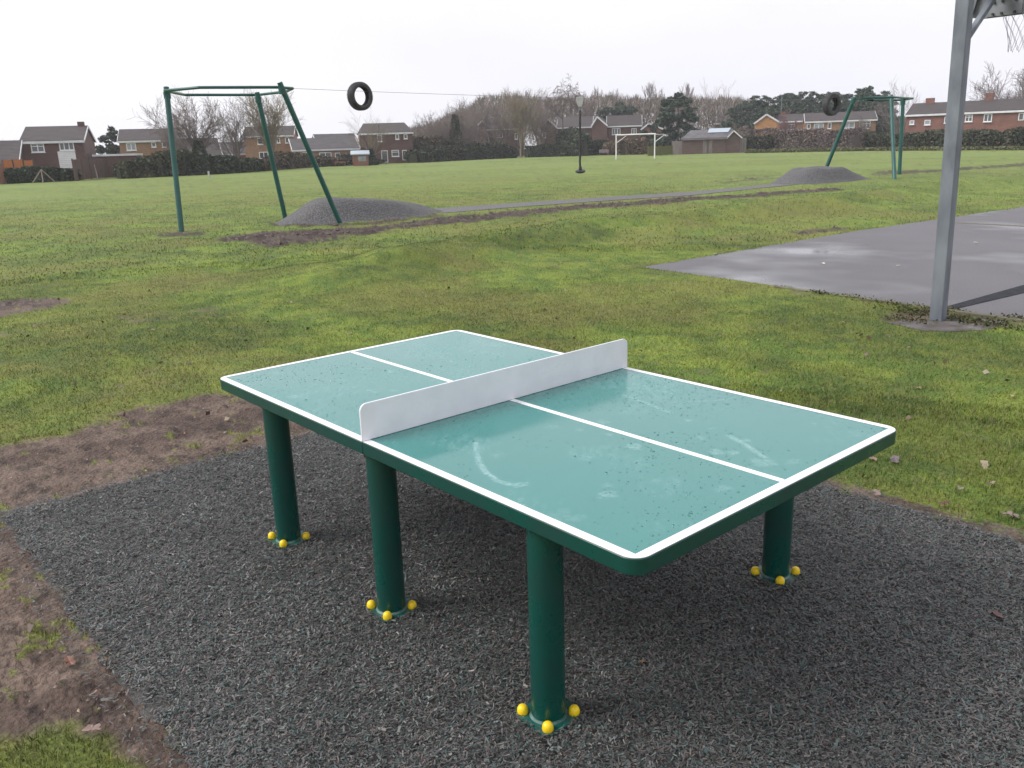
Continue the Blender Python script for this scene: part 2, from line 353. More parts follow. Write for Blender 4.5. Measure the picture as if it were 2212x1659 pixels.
# ------------------------------------------------------------------ ground layout
SURF = [(-2.32,-1.68),(2.45,-1.68),(2.45,1.76),(-2.32,1.76)]
COURT = [(-5.72,7.62),(-0.22,7.02),(14.0,5.5),(17,30),(-3.9,36.5),(-5.05,21.7),(-5.62,14)]
PATH = [gp(u,v) for u,v in ((925,452),(1100,440),(1300,427),(1500,414),(1600,405),(1700,394),(1730,398),(1640,407),(1500,422),(1300,435),(1100,449),(960,461))]
MUDS = [  # (outline on the ground, edge softness, strength)
 ([gp(u,v) for u,v in ((470,518),(560,502),(640,498),(740,492),(830,487),(930,472),(1100,457),(1250,444),(1400,432),(1600,419),(1790,408),(1850,410),(1700,420),(1500,434),(1300,449),(1120,468),(1010,481),(900,492),(790,505),(700,522),(600,533),(560,529))], 0.35, 1.0),
 ([gp(u,v) for u,v in ((1545,389),(1700,378),(1760,374),(1760,380),(1690,386),(1560,397))], 0.6, 0.75),
 ([gp(u,v) for u,v in ((1880,371),(2000,367),(2212,352),(2300,346),(2300,352),(2212,358),(2000,373),(1900,378))], 0.6, 0.85),
 ([gp(u,v) for u,v in ((335,509),(370,503),(440,501),(438,507),(400,512),(350,514))], 0.15, 0.9),
 ([gp(u,v) for u,v in ((560,485),(640,479),(740,481),(800,478),(930,462),(960,456),(950,466),(820,484),(740,489),(600,489))], 0.2, 0.8),
 ([gp(u,v) for u,v in ((-300,655),(0,650),(120,642),(152,648),(110,665),(0,684),(-300,690))], 0.12, 1.0),
 ([gp(u,v) for u,v in ((-200,712),(0,712),(50,722),(0,735),(-200,735))], 0.1, 0.7),
 ([gp(u,v) for u,v in ((215,690),(330,676),(470,664),(545,657),(545,666),(440,682),(330,696),(230,700))], 0.14, 0.6),
 ([gp(u,v) for u,v in ((-900,1040),(-300,985),(0,962),(130,938),(220,905),(300,880),(430,858),(560,842),(700,835),(800,900),(700,1000),(150,1150),(180,1300),(330,1500),(500,1659),(560,1900),(420,2100),(300,1720),(262,1640),(215,1590),(150,1572),(90,1566),(0,1592),(-150,1640),(-400,1600),(-900,1500))], 0.11, 1.0),
 ([(-2.32,1.76),(-2.3,1.82),(0.3,1.85),(0.9,1.87),(1.5,1.90),(2.3,1.95),(3.4,2.0),(3.4,1.6),(0,1.6)], 0.03, 0.95),
 ([gp(u,v) for u,v in ((1890,690),(1930,672),(2030,668),(2110,678),(2175,690),(2150,708),(2050,716),(1950,704))], 0.08, 0.8),
 ([gp(u,v) for u,v in ((1690,618),(1760,627),(1900,643),(2000,656),(2060,668),(2212,690),(2212,704),(2050,684),(1900,660),(1760,641),(1700,630))], 0.06, 0.55),
 ([gp(u,v) for u,v in ((1700,500),(1750,495),(1830,490),(1820,498),(1740,506))], 0.1, 0.8),
]
PAD = [gp(u,v) for u,v in ((1925,697),(1990,690),(2100,688),(2172,694),(2180,703),(2120,713),(2050,717),(1975,711))]
def dmask(x, y):
    wob = (fbm(x, y, 2.2, 5, 4)-0.5); wob2 = fbm(x, y, 11, 9, 3)-0.5
    mud = np.zeros(x.shape)
    for poly, soft, st in MUDS:
        d = sdf(x, y, poly)+wob*soft*2.6+wob2*soft*1.3
        brk = 1.0 if st > 0.79 else sst(fbm(x, y, 2.6, 23, 4), 0.40, 0.62)
        mud = np.maximum(mud, st*brk*sst(-d, -soft*0.6, soft*0.6))
    # thin turf: odd bare freckles among the grass
    fr = fbm(x, y, 1.1, 31, 4); fr2 = fbm(x, y, 9, 77, 3)
    mud = np.maximum(mud, 0.5*sst(fr2, 0.66, 0.78)*sst(fr, 0.48, 0.62))
    # tufts that survive in the mud
    tf = fbm(x, y, 6, 41, 3)*0.6+fbm(x, y, 22, 43, 2)*0.4
    near = np.hypot(x-CAM[0], y-CAM[1]) < 9
    mud = mud*(1-0.9*np.where(near, sst(tf, 0.63, 0.70), sst(tf, 0.66, 0.75)))
    return np.clip(mud, 0, 1)
BANK = [gp(u,v) for u,v in ((820,585),(1000,548),(1250,506),(1500,478),(1750,450),(2000,416),(2212,388),(2500,358))]
def height(x, y, mud):
    r = np.hypot(x-CAM[0], y-CAM[1])
    z = (fbm(x, y, 0.35, 3, 3)-0.5)*0.05*np.clip(r/10, 0, 1) + (fbm(x, y, 3.5, 4, 3)-0.5)*0.03
    d = np.full(x.shape, 1e9)
    for i in range(len(BANK)-1):
        a = np.array(BANK[i]); b = np.array(BANK[i+1]); e = b-a
        t = np.clip(((x-a[0])*e[0]+(y-a[1])*e[1])/(e@e), 0, 1); d = np.minimum(d, np.hypot(x-a[0]-e[0]*t, y-a[1]-e[1]*t))
    z = z+0.25*np.exp(-(d/1.15)**2)+(fbm(x,y,1.3,8,3)-0.5)*0.22*np.exp(-(d/1.8)**2)
    clod = (fbm(x, y, 14, 12, 4)-0.5)
    z = z+mud*(clod*0.04-0.012)+mud*np.abs(fbm(x, y, 5, 14, 2)-0.5)*0.03
    far = (r > 14)
    z = z+np.where(far, mud*(fbm(x, y, 5, 19, 3)-0.45)*0.16, 0)
    # kept just below the made surfaces
    for poly, dep in ((SURF, 0.035), (COURT, 0.05), (PATH, 0.03), (PAD, 0.03)):
        s_ = sdf(x, y, poly); w = sst(s_, 0.0, 0.12); z = z*w+(fbm(x, y, 13, 33, 3)-0.5)*0.03*sst(-np.abs(s_), -0.14, 0.0)*(mud > 0.3)-0.012*sst(-s_, 0.03, 0.12)-(dep-0.012)*(1-sst(s_, -0.34, -0.2))
        z = np.where(s_ < -0.34, -dep, z)
    return z
def gcol(x, y, mud):
    r = np.hypot(x-CAM[0], y-CAM[1])
    n1 = fbm(x, y, 0.5, 51, 4); n2 = fbm(x, y, 4.5, 52, 4); n3 = fbm(x, y, 18, 53, 3)
    g = np.zeros(x.shape+(3,))
    A = np.array([0.148,0.196,0.026]); B = np.array([0.088,0.142,0.020]); C = np.array([0.182,0.176,0.042])
    t = sst(n2, 0.35, 0.65)[..., None]; g = A*(1-t)+B*t
    lg = fbm(x, y, 0.9, 57, 3); g = g*(0.78+0.5*sst(lg, 0.3, 0.7))[..., None]
    t = (sst(n1, 0.4, 0.68)*0.6+sst(n3, 0.55, 0.75)*0.35)[..., None]; g = g*(1-t)+C*t
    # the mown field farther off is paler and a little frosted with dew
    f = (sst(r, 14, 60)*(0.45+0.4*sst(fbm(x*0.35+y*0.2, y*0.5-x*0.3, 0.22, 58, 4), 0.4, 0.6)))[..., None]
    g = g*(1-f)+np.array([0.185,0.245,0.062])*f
    s = (mud*0+1)[..., None]
    m1 = fbm(x, y, 3, 61, 4); m2 = fbm(x, y, 20, 62, 3)
    t = sst(m1, 0.35, 0.65)[..., None]
    mc = np.array([0.165,0.118,0.092])*(1-t)+np.array([0.095,0.063,0.050])*t
    m3 = fbm(x*1.0+y*0.4, y*1.8-x*0.5, 9, 63, 4); mc = mc*(0.62+0.6*m2)[..., None]*(1-0.5*sst(m3, 0.55, 0.72))[..., None]
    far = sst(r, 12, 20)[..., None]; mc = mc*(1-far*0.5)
    k = mud[..., None]
    return g*(1-k)+mc*k

def az(a): return math.degrees(a)
view = math.atan2(math.cos(YAW), -math.sin(YAW))       # heading of the lens
fine = np.radians(np.linspace(-48, 48, 640)); coarse = np.radians(np.linspace(48, 312, 180)[1:-1])
angs = view+np.concatenate([fine, coarse])
rad = [0.0, 0.5, 1.0, 1.6]
r = 1.9
while r < 2600:
    rad.append(r); r *= 1.0065 if r < 12 else 1.011 if r < 45 else 1.03 if r < 200 else 1.25
rad = np.array(rad)
RR, AA = np.meshgrid(rad, angs, indexing='ij')
GX = CAM[0]+RR*np.cos(AA); GY = CAM[1]+RR*np.sin(AA)
mud = dmask(GX, GY); mud = mud*(sst(-RR, -400, -200))
GZ = height(GX, GY, mud)*(1-sst(RR, 150, 250))
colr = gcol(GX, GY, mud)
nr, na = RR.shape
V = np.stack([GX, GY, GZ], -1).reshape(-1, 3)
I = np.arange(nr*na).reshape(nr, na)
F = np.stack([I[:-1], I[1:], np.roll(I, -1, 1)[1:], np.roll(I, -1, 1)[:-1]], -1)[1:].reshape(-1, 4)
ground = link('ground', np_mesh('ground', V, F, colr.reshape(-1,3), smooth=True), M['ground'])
tag(ground, kind='structure')
mb = MB(); n0 = na
fan = np.array([[0, int(I[1,j]), int(I[1,(j+1)%na])] for j in range(na)])
# small disc closing the sheet under the camera
tag(link('ground', np_mesh('ground_centre', V[:2*na], np.array([[0, int(I[1,j]), int(I[1,(j+1)%na])] for j in range(na)]), colr.reshape(-1,3)[:2*na]), M['ground']), kind='structure')

# ------------------------------------------------------------------ grass blades
rng = np.random.default_rng(7)
def sample(n, r0, r1, power, half=38):
    u = rng.random(n); r_ = (r0**power+u*(r1**power-r0**power))**(1/power)
    a_ = view+np.radians(rng.uniform(-half, half, n)); return CAM[0]+r_*np.cos(a_), CAM[1]+r_*np.sin(a_), r_
def blades(n, r0, r1, power, h0, h1, w0, w1, bend, half=38):
    x, y, r_ = sample(n, r0, r1, power, half)
    md = dmask(x, y)
    keep = rng.random(n) > sst(md, 0.12, 0.6)*0.985
    keep &= rng.random(n) > sst(r_, 24, 60)
    for poly in (SURF, PATH, PAD): keep &= sdf(x, y, poly) > -0.015
    crt = sdf(x, y, COURT); keep &= crt > -0.11*sst(fbm(x, y, 1.9, 66, 3), 0.42, 0.75)-0.005
    x, y, r_, md = x[keep], y[keep], r_[keep], md[keep]; n = len(x)
    z = height(x, y, md)-0.004; z = np.where(crt[keep] < 0.03, np.maximum(z, 0.0), z)
    lush = fbm(x, y, 1.6, 91, 3)*0.5+fbm(x, y, 7, 92, 2)*0.5
    h = rng.uniform(h0, h1, n)*(0.45+1.1*lush)*(1-0.4*md); w = rng.uniform(w0, w1, n)
    a = rng.uniform(0, 2*PI, n); lean = rng.uniform(0.2, 1.1, n)*h*bend; b = a+rng.uniform(-1.2, 1.2, n)
    px, py = np.cos(a+PI/2)*w/2, np.sin(a+PI/2)*w/2
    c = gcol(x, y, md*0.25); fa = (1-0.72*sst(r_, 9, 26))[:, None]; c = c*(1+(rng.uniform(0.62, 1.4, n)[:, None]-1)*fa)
    yel = rng.random(n) < 0.16*(1-sst(r_, 9, 20)); c[yel] = np.array([0.20,0.165,0.07])*rng.uniform(0.6,1.1,(yel.sum(),1))
    dark = rng.random(n) < 0.12*(1-sst(r_, 9, 20)); c[dark] *= 0.55
    if bend > 0.95 or r1 <= 6.5:
        m1x, m1y = x+np.cos(b)*lean*0.35, y+np.sin(b)*lean*0.35
        Vv = np.stack([np.stack([x-px, y-py, z], -1), np.stack([x+px, y+py, z], -1),
                       np.stack([m1x+px*0.8, m1y+py*0.8, z+h*0.65], -1), np.stack([m1x-px*0.8, m1y-py*0.8, z+h*0.65], -1),
                       np.stack([x+np.cos(b)*lean, y+np.sin(b)*lean, z+h*0.85], -1)], 1)
        k = np.arange(n)*5
        Ff = np.concatenate([np.stack([k,k+1,k+2],-1), np.stack([k,k+2,k+3],-1), np.stack([k+3,k+2,k+4],-1)])
        cc = np.repeat(c[:, None, :], 5, 1); cc[:, :2] *= 0.95
    else:
        Vv = np.stack([np.stack([x-px, y-py, z], -1), np.stack([x+px, y+py, z], -1), np.stack([x+np.cos(b)*lean, y+np.sin(b)*lean, z+h], -1)], 1)
        k = np.arange(n)*3; Ff = np.stack([k,k+1,k+2],-1); cc = np.repeat(c[:, None, :], 3, 1)
    return Vv.reshape(-1,3), Ff, cc.reshape(-1,3)
parts = [blades(150000, 2.3, 6.5, 1.3, 0.018, 0.042, 0.0018, 0.0038, 1.0),
         blades(330000, 6.0, 16, 1.0, 0.013, 0.029, 0.004, 0.008, 0.9),
         blades(190000, 15, 62, 0.8, 0.02, 0.045, 0.010, 0.026, 0.8),
         blades(170000, 0.6, 12, 1.3, 0.016, 0.036, 0.004, 0.008, 0.9, 180)]
vo = 0; Vs, Fs, Cs = [], [], []
for a_, b_, c_ in parts: Vs.append(a_); Fs.append(b_+vo); Cs.append(c_); vo += len(a_)
tag(link('grass', np_mesh('grass', np.concatenate(Vs), np.concatenate(Fs), np.concatenate(Cs)), M['blade']),
    'short uneven winter turf growing across the field', 'grass', kind='stuff')

# ------------------------------------------------------------------ court, kerb, pad, path, safety surface
mb = MB(); mb.add([(x,y,0.0) for x,y in COURT], [tuple(range(len(COURT)))])
tag(mb.build('court', M['court']), kind='structure')
def sheet(name, poly, z, mat_, thick=0.03, wob=0.0, step=None, seed=1, parent=None):
    if step:
        P = []; rr = random.Random(seed)
        for i in range(len(poly)):
            a, b = Vector(poly[i]), Vector(poly[(i+1) % len(poly)]); n = max(1, int((b-a).length/step))
            for j in range(n): P.append((a+(b-a)*j/n)+Vector((rr.uniform(-wob,wob), rr.uniform(-wob,wob))))
        poly = [tuple(p) for p in P]
    if sum(poly[i][0]*poly[(i+1)%len(poly)][1]-poly[(i+1)%len(poly)][0]*poly[i][1] for i in range(len(poly))) < 0: poly = poly[::-1]
    return MB().prism(poly, z-thick, z).build(name, mat_, parent)
a0, a1, a2 = gp(1690,604), gp(2030,668), gp(2400,722)
k = MB()
e0 = Vector((-3.2,7.33)); e1 = Vector((-0.22,7.0)); e2 = Vector((6.0,6.34))
for i in range(10):
    a = e0.lerp(e2, i/10); b = e0.lerp(e2, (i+0.97)/10)
    nrm = Vector((-(b-a).y, (b-a).x)).normalized()*0.03
    o_ = Vector((0,-0.035)) 
    kb = MB().prism([tuple(a-nrm+o_), tuple(b-nrm+o_), tuple(b+nrm+o_), tuple(a+nrm+o_)], -0.05, 0.012)
    if i == 0: kroot = tag(bpy.data.objects.new('kerb', None), kind='structure'); COL.objects.link(kroot)
    kb.build('kerb_stone', M['kerb'], kroot, bevel=0.006)
tag(sheet('drain_strip', [gp(2040,663,0.006), gp(2212,615,0.006), gp(2500,535,0.006), gp(2500,560,0.006), gp(2212,632,0.006), gp(2062,667,0.006)], 0.006, M['strip'], 0.004), kind='structure')
tag(sheet('court_joint', [gp(2060,479.5,0.004), gp(2212,487,0.004), gp(2400,497,0.004), gp(2400,499,0.004), gp(2212,489,0.004), gp(2060,481,0.004)], 0.004, M['kerb'], 0.002), kind='structure')
tag(sheet('concrete_pad', PAD, 0.004, M['concrete'], 0.04, 0.045, 0.09, 4), kind='structure')
tag(sheet('path', PATH, 0.014, M['path'], 0.04, 0.03, 0.5, 5), kind='structure')
tag(sheet('safety_surface', SURF, 0.0, M['mulch_base'], 0.05, 0.012, 0.06, 6), kind='structure')

# rubber shreds
n = 400000
x, y, r_ = sample(n, 1.75, 6.4, 1.1)
x = np.concatenate([x, rng.uniform(-2.4, 2.55, 150000)]); y = np.concatenate([y, rng.uniform(-1.78, 1.86, 150000)]); n = len(x)
edge = fbm(x, y, 9, 3, 3)-0.5
sd_ = sdf(x, y, SURF); keep = (sd_ < -0.01+edge*0.12) | ((sd_ < 0.10) & (rng.random(n) < 0.10))
bald = []
for lx_ in (-0.912, -0.007, 0.928):
    for ly_ in (-0.682, 0.682): keep &= np.maximum(np.abs(x-lx_), np.abs(y-ly_))+0.35*np.minimum(np.abs(x-lx_), np.abs(y-ly_)) > 0.088+0.02*edge
for c_, rr_ in bald: keep &= np.hypot(x-c_[0], y-c_[1]) > rr_*(0.7+1.2*(edge+0.5)*0.6)
x, y = x[keep], y[keep]; n = len(x)
L = rng.gamma(3.0, 0.0030, n)+0.0035; Wd = rng.uniform(0.0018, 0.0058, n); a = rng.uniform(0, 2*PI, n)
big = rng.random(n) < 0.02; L[big] *= 1.9; Wd[big] *= 1.7
t1 = rng.normal(0, 0.28, n); t2 = rng.normal(0, 0.35, n)
z = 0.003+rng.random(n)*0.010+fbm(x, y, 25, 6, 2)*0.008
dx, dy = np.cos(a)*L/2, np.sin(a)*L/2; ex, ey = -np.sin(a)*Wd/2, np.cos(a)*Wd/2
dz = np.tan(t1)*L/2; ez = np.tan(np.clip(t2, -1.1, 1.1))*Wd/2
sk = rng.uniform(0.3, 1.0, n)
q = np.stack([np.stack([x-dx-ex*sk, y-dy-ey*sk, z-dz-ez*sk], -1), np.stack([x+dx-ex, y+dy-ey, z+dz-ez], -1),
              np.stack([x+dx*0.9+ex*sk, y+dy*0.9+ey*sk, z+dz+ez*sk], -1), np.stack([x-dx+ex, y-dy+ey, z-dz+ez], -1)], 1).reshape(-1, 3)
pal = np.array([[0.088,0.090,0.086],[0.056,0.086,0.082],[0.108,0.088,0.082],[0.130,0.112,0.102],[0.034,0.036,0.037],[0.066,0.100,0.090],[0.094,0.068,0.068],[0.14,0.145,0.14]])
c = pal[rng.choice(8, n, p=[0.24,0.16,0.19,0.07,0.18,0.06,0.08,0.02])]*rng.uniform(0.6, 1.25, n)[:, None]
k = np.arange(n)*4
tag(link('rubber_mulch', np_mesh('rubber_mulch', q, np.stack([k,k+1,k+2,k+3], -1), np.repeat(c, 4, 0)), M['chip']),
    'dark shredded rubber mulch bonded round the table legs', 'mulch', kind='stuff')

# grit on the mud, thin scatter
n = 2600
x, y, r_ = sample(n, 2.3, 8, 1.2); md = dmask(x, y); keep = (md > 0.5) & (sdf(x, y, SURF) > 0.01); x, y, md = x[keep], y[keep], md[keep]; n = len(x)
z = height(x, y, md); s = rng.uniform(0.003, 0.010, n)
base = np.array([[1,0,-0.2],[0,1,-0.2],[-1,0,-0.2],[0,-1,-0.2],[0,0,0.8]])
jit = rng.uniform(0.6, 1.4, (n, 5, 3))
Vv = (base[None]*jit*s[:, None, None]+np.stack([x, y, z], -1)[:, None, :]).reshape(-1, 3)
tr = np.array([[0,1,4],[1,2,4],[2,3,4],[3,0,4]]); Ff = (np.arange(n)[:, None, None]*5+tr[None]).reshape(-1, 3)
pal = np.array([[0.20,0.15,0.12],[0.12,0.085,0.07],[0.42,0.33,0.22],[0.10,0.075,0.065],[0.36,0.16,0.10]])
c = pal[rng.choice(5, n, p=[0.38,0.32,0.07,0.19,0.04])]
n2 = 60000; x2, y2, r2_ = sample(n2, 13, 45, 0.7); md2 = dmask(x2, y2); kp = (md2 > 0.72) & (fbm(x2, y2, 1.7, 88, 3) > 0.45); x2, y2, md2 = x2[kp], y2[kp], md2[kp]; n2 = len(x2)
z2 = height(x2, y2, md2); s2 = rng.uniform(0.015, 0.06, n2); jit = rng.uniform(0.5, 1.5, (n2, 5, 3))
V2 = (base[None]*jit*s2[:, None, None]+np.stack([x2, y2, z2], -1)[:, None, :]).reshape(-1, 3); F2 = (np.arange(n2)[:, None, None]*5+tr[None]).reshape(-1, 3)+len(Vv)
pal2 = np.array([[0.075,0.05,0.043],[0.055,0.037,0.032],[0.11,0.075,0.06]]); c2_ = pal2[rng.integers(0, 3, n2)]
Vv = np.concatenate([Vv, V2]); Ff = np.concatenate([Ff, F2]); c = np.concatenate([c, c2_])
tag(link('mud_crumbs', np_mesh('mud_crumbs', Vv, Ff, np.repeat(c, 5, 0)), M['deadleaf']), 'small stones and crumbs of soil strewn on the bare mud', 'soil', kind='stuff')

# ------------------------------------------------------------------ the two rubber mounds
def mound(ax, ay, bx, by, hw, hgt, label, skew):
    cx, cy = (ax+bx)/2, (ay+by)/2; Ln = math.hypot(bx-ax, by-ay); th = math.atan2(by-ay, bx-ax)
    t = thing('rubber_mound', label, 'mound', (cx, cy, 0), th, 'rubber mounds under the zip wire towers')
    nu, nv = 90, 44; vs = []; fs = []
    for i in range(nu+1):
        for j in range(nv+1):
            u_ = -1+2*i/nu; v_ = -1+2*j/nv
            rr_ = (abs(u_)**2.4+abs(v_)**2.2)**(1/2.3)
            X_ = u_*Ln/2; Y_ = v_*hw
            s_ = max(0, 1-rr_)
            prof = min(1, s_*1.0/0.55); prof = prof*prof*(3-2*prof)
            ramp = 1.0 if u_ < skew else max(0.0, 1-(u_-skew)/(1-skew))**0.8
            zz = hgt*prof*(0.12+0.88*ramp)
            zz += 0.045*(math.sin(X_*2.1+Y_*1.7)*math.cos(Y_*2.9-X_))*prof+0.05*(float(vnoise(np.array([X_*1.7+40]), np.array([Y_*1.7+40]), 3)[0])-0.5)*min(1,prof*3)
            vs.append((X_, Y_, zz-0.04))
    for i in range(nu):
        for j in range(nv): a = i*(nv+1)+j; fs.append((a, a+nv+1, a+nv+2, a+1))
    MB().add(vs, fs).build('mound_surface', M['mound'], t, smooth=True)
    return t
mound(-18.75, 7.9, -18.7, 13.9, 1.45, 0.62, 'grey rubber mound rising behind the leaning legs of the left tower', -0.25)
mound(-16.6, 28.9, -16.7, 36.0, 1.5, 0.62, 'low grey rubber mound in front of the distant right tower', 0.1)

# ------------------------------------------------------------------ table tennis table
T = thing('table_tennis_table', 'green outdoor table tennis table with white lines and solid white net on round steel legs', 'table', (0,0,0))
TL, TW, ZT, ZB = 1.37, 0.7625, 0.758, 0.706
def rounded_half(s, ins, rad_, gap=0.0012):
    pts = []
    for (cx, cy, a0_) in ((TL-ins-rad_, -TW+ins+rad_, -90), (TL-ins-rad_, TW-ins-rad_, 0)):
        for i in range(9): a = math.radians(a0_+i*90/8); pts.append((cx+rad_*math.cos(a), cy+rad_*math.sin(a)))
    pts = [(gap, -TW+ins)]+pts+[(gap, TW-ins)]
    return [(x*s, y) for x, y in pts][::s]
SC = []   # scuffs in table coordinates
def c2(a, b): return gp((1300+a/1.8433)/1.2731, (880+b/1.8433)/1.2731, 0.76)
def c1_(a, b): return gp((600+a/2.676)/1.2731, (880+b/2.676)/1.2731, 0.76)
def pxx(u, v): return gp(u, v, 0.76)
strokes = [([pxx(*p) for p in ((1028,955),(1028,975),(1036,1000),(1050,1020),(1075,1038),(1100,1046),(1125,1047))], 0.014, 0.9),
 ([c2(790,340), c2(900,350), c2(1010,370)], 0.012, 0.6), ([c2(765,378), c2(880,420), c2(1005,470)], 0.010, 0.65),
 ([c2(1300,585), c2(1380,630), c2(1480,695)], 0.016, 0.7), ([c2(1100,412), c2(1250,405), c2(1330,390)], 0.01, 0.3),
 ([c1_(1640,270), c1_(1660,285)], 0.01, 0.6), ([c1_(1710,300), c1_(1745,315)], 0.012, 0.6), ([c1_(1100,515), c1_(1160,530)], 0.012, 0.5)]
blobs = [(c2(820,640),.035,.8),(c2(1380,608),.026,.6),(c2(1235,665),.028,.7),(c2(1320,673),.03,.6),(c2(1470,720),.05,.6),(c2(1620,715),.035,.45),
 (c2(1205,547),.02,.6),(c2(1095,507),.017,.6),(c2(1155,595),.022,.5),(c2(690,580),.02,.5),(c2(665,515),.035,.45),(c2(400,540),.03,.4),(c2(1010,355),.03,.5),
 (c2(680,835),.03,.5),(c2(680,885),.035,.55),(c2(525,1000),.03,.3),(c2(1270,855),.03,.4),(c2(230,830),.035,.8),(c2(540,555),.02,.4),
 (c1_(550,563),.042,.8),(c1_(1270,373),.032,.8),(c1_(1075,358),.028,.6),(c1_(1900,150),.03,.4),(c1_(2040,180),.07,.45),(c1_(1950,240),.05,.35),(c1_(900,440),.02,.6),(c1_(1010,490),.02,.5),(c1_(1290,520),.025,.4),(c1_(1580,225),.02,.5),(c1_(430,390),.035,.3)]
def top_grid(s):
    ins = 0.034; xs = np.arange(0.0015, TL-ins, 0.0075); xs = np.append(xs, TL-ins); ys = np.linspace(-TW+ins, TW-ins, 202)
    X_, Y_ = np.meshgrid(xs*s, ys, indexing='ij')
    sc = np.zeros(X_.shape)
    for pts, w, st in strokes:
        d = np.full(X_.shape, 1e9)
        for i in range(len(pts)-1):
            a = np.array(pts[i]); b = np.array(pts[i+1]); e = b-a; t = np.clip(((X_-a[0])*e[0]+(Y_-a[1])*e[1])/(e@e+1e-9), 0, 1)
            d = np.minimum(d, np.hypot(X_-a[0]-e[0]*t, Y_-a[1]-e[1]*t))
        sc = np.maximum(sc, st*sst(-d, -w*1.1, -w*0.4))
    for p, rd, st in blobs:
        d = np.hypot(X_-p[0], Y_-p[1])+(fbm(X_, Y_, 30, 4, 3)-0.5)*rd*1.3
        sc = np.maximum(sc, 0.75*st*sst(-d, -rd*1.05, -rd*0.45))
    st_ = fbm(X_*1.0, Y_*1.0, 4, 71, 4)
    sc = np.maximum(sc, 0.32*sst(st_, 0.5, 0.72)*sst(fbm(X_+Y_, (Y_-X_)*0.25, 60, 72, 3), 0.4, 0.7))
    nz = np.full(X_.shape, ZT+0.0006)
    V_ = np.stack([X_, Y_, nz], -1).reshape(-1,3); nx, ny = X_.shape; I_ = np.arange(nx*ny).reshape(nx, ny)
    F_ = np.stack([I_[:-1,:-1], I_[1:,:-1], I_[1:,1:], I_[:-1,1:]], -1).reshape(-1,4)
    if s < 0: F_ = F_[:, ::-1]
    me = np_mesh('playing_surface', V_, F_)
    at = me.attributes.new('scuff', 'FLOAT', 'POINT'); at.data.foreach_set('value', sc.astype(np.float32).ravel())
    return me
for s in (-1, 1):
    slab = MB().prism(rounded_half(s, 0, 0.055), ZB, ZT-0.001).build('tabletop', M['green'], T, smooth=True, bevel=0.003)
    slab.location = (0,0,0)
    link('playing_surface', top_grid(s), M['top'], slab)
    outer = rounded_half(s, 0.0022, 0.053); ins = 0.034
    inner = []
    for (x, y) in outer:
        inner.append((max(min(x, TL-ins), -(TL-ins)), max(min(y, TW-ins), -(TW-ins))))
    no_ = len(outer); z0, z1 = ZT-0.0005, ZT+0.0014
    b = MB()
    b.add([(x,y,z0) for x,y in outer]+[(x,y,z1) for x,y in outer]+[(x,y,z1) for x,y in inner],
          [(i,i+1,no_+i+1,no_+i) for i in range(no_-1)]+[(no_+i,no_+i+1,2*no_+i+1,2*no_+i) for i in range(no_-1)])
    b.build('edge_line', M['white_line'], slab)
    xa, xb = sorted((s*0.0015, s*(TL-0.036)))
    MB().box(xa, xb, -0.0135, 0.0135, ZT, ZT+0.0014).build('centre_line', M['white_line'], slab)
# net plate
prof = [(-TW, ZT+0.002), (TW, ZT+0.002)]; rn = 0.03
for i in range(7): a = math.radians(i*15); prof.append((TW-rn+rn*math.cos(a), 0.907-rn+rn*math.sin(a)))
for i in range(7): a = math.radians(90+i*15); prof.append((-TW+rn+rn*math.cos(a), 0.907-rn+rn*math.sin(a)))
nb = MB(); npf = len(prof)
nb.add([(-0.0045,y,z) for y,z in prof]+[(0.0045,y,z) for y,z in prof],
       [tuple(range(npf-1,-1,-1)), tuple(range(npf,2*npf))]+[(i,(i+1)%npf,npf+(i+1)%npf,npf+i) for i in range(npf)])
nb.build('net', M['net'], T, smooth=True, bevel=0.0015)
def leg(x, y):
    l = MB().tube([(x,y,0.0),(x,y,ZB+0.001)], 0.0575, 48).build('leg', M['green'], T, smooth=True)
    l2 = MB()
    pl = []; hs_ = 0.088; cc_ = 0.022
    for sx_, sy_ in ((1,1),(-1,1),(-1,-1),(1,-1)):
        q_ = [(sx_*hs_, sy_*(hs_-cc_)), (sx_*(hs_-cc_), sy_*hs_)]
        if sx_*sy_ < 0: q_ = q_[::-1]
        pl += q_
    pl = [(x+a, y+b) for a, b in pl]
    l2.prism(pl, -0.004, 0.012); MB().lathe([(0.0655,0.0122),(0.062,0.0165),(0.0578,0.019)], 36, (x,y,0)).build('weld_bead', M['zincfilm'], l, smooth=True)
    l2.build('base_plate', M['plate'], l, smooth=True)
    for sx_, sy_ in ((1,1),(-1,1),(-1,-1),(1,-1)):
        h = 0.019
        MB().lathe([(h*0.93,0),(h,0.006),(h*1.0,0.012),(h*0.92,0.020),(h*0.75,0.026),(h*0.45,0.0305),(0.001,0.032)], 20, (x+sx_*0.0605, y+sy_*0.0605, 0.010)).build('bolt_cap', M['yellow'], l, smooth=True)
for x in (-0.912, -0.007, 0.928):
    for y in (-0.682, 0.682): leg(x, y)
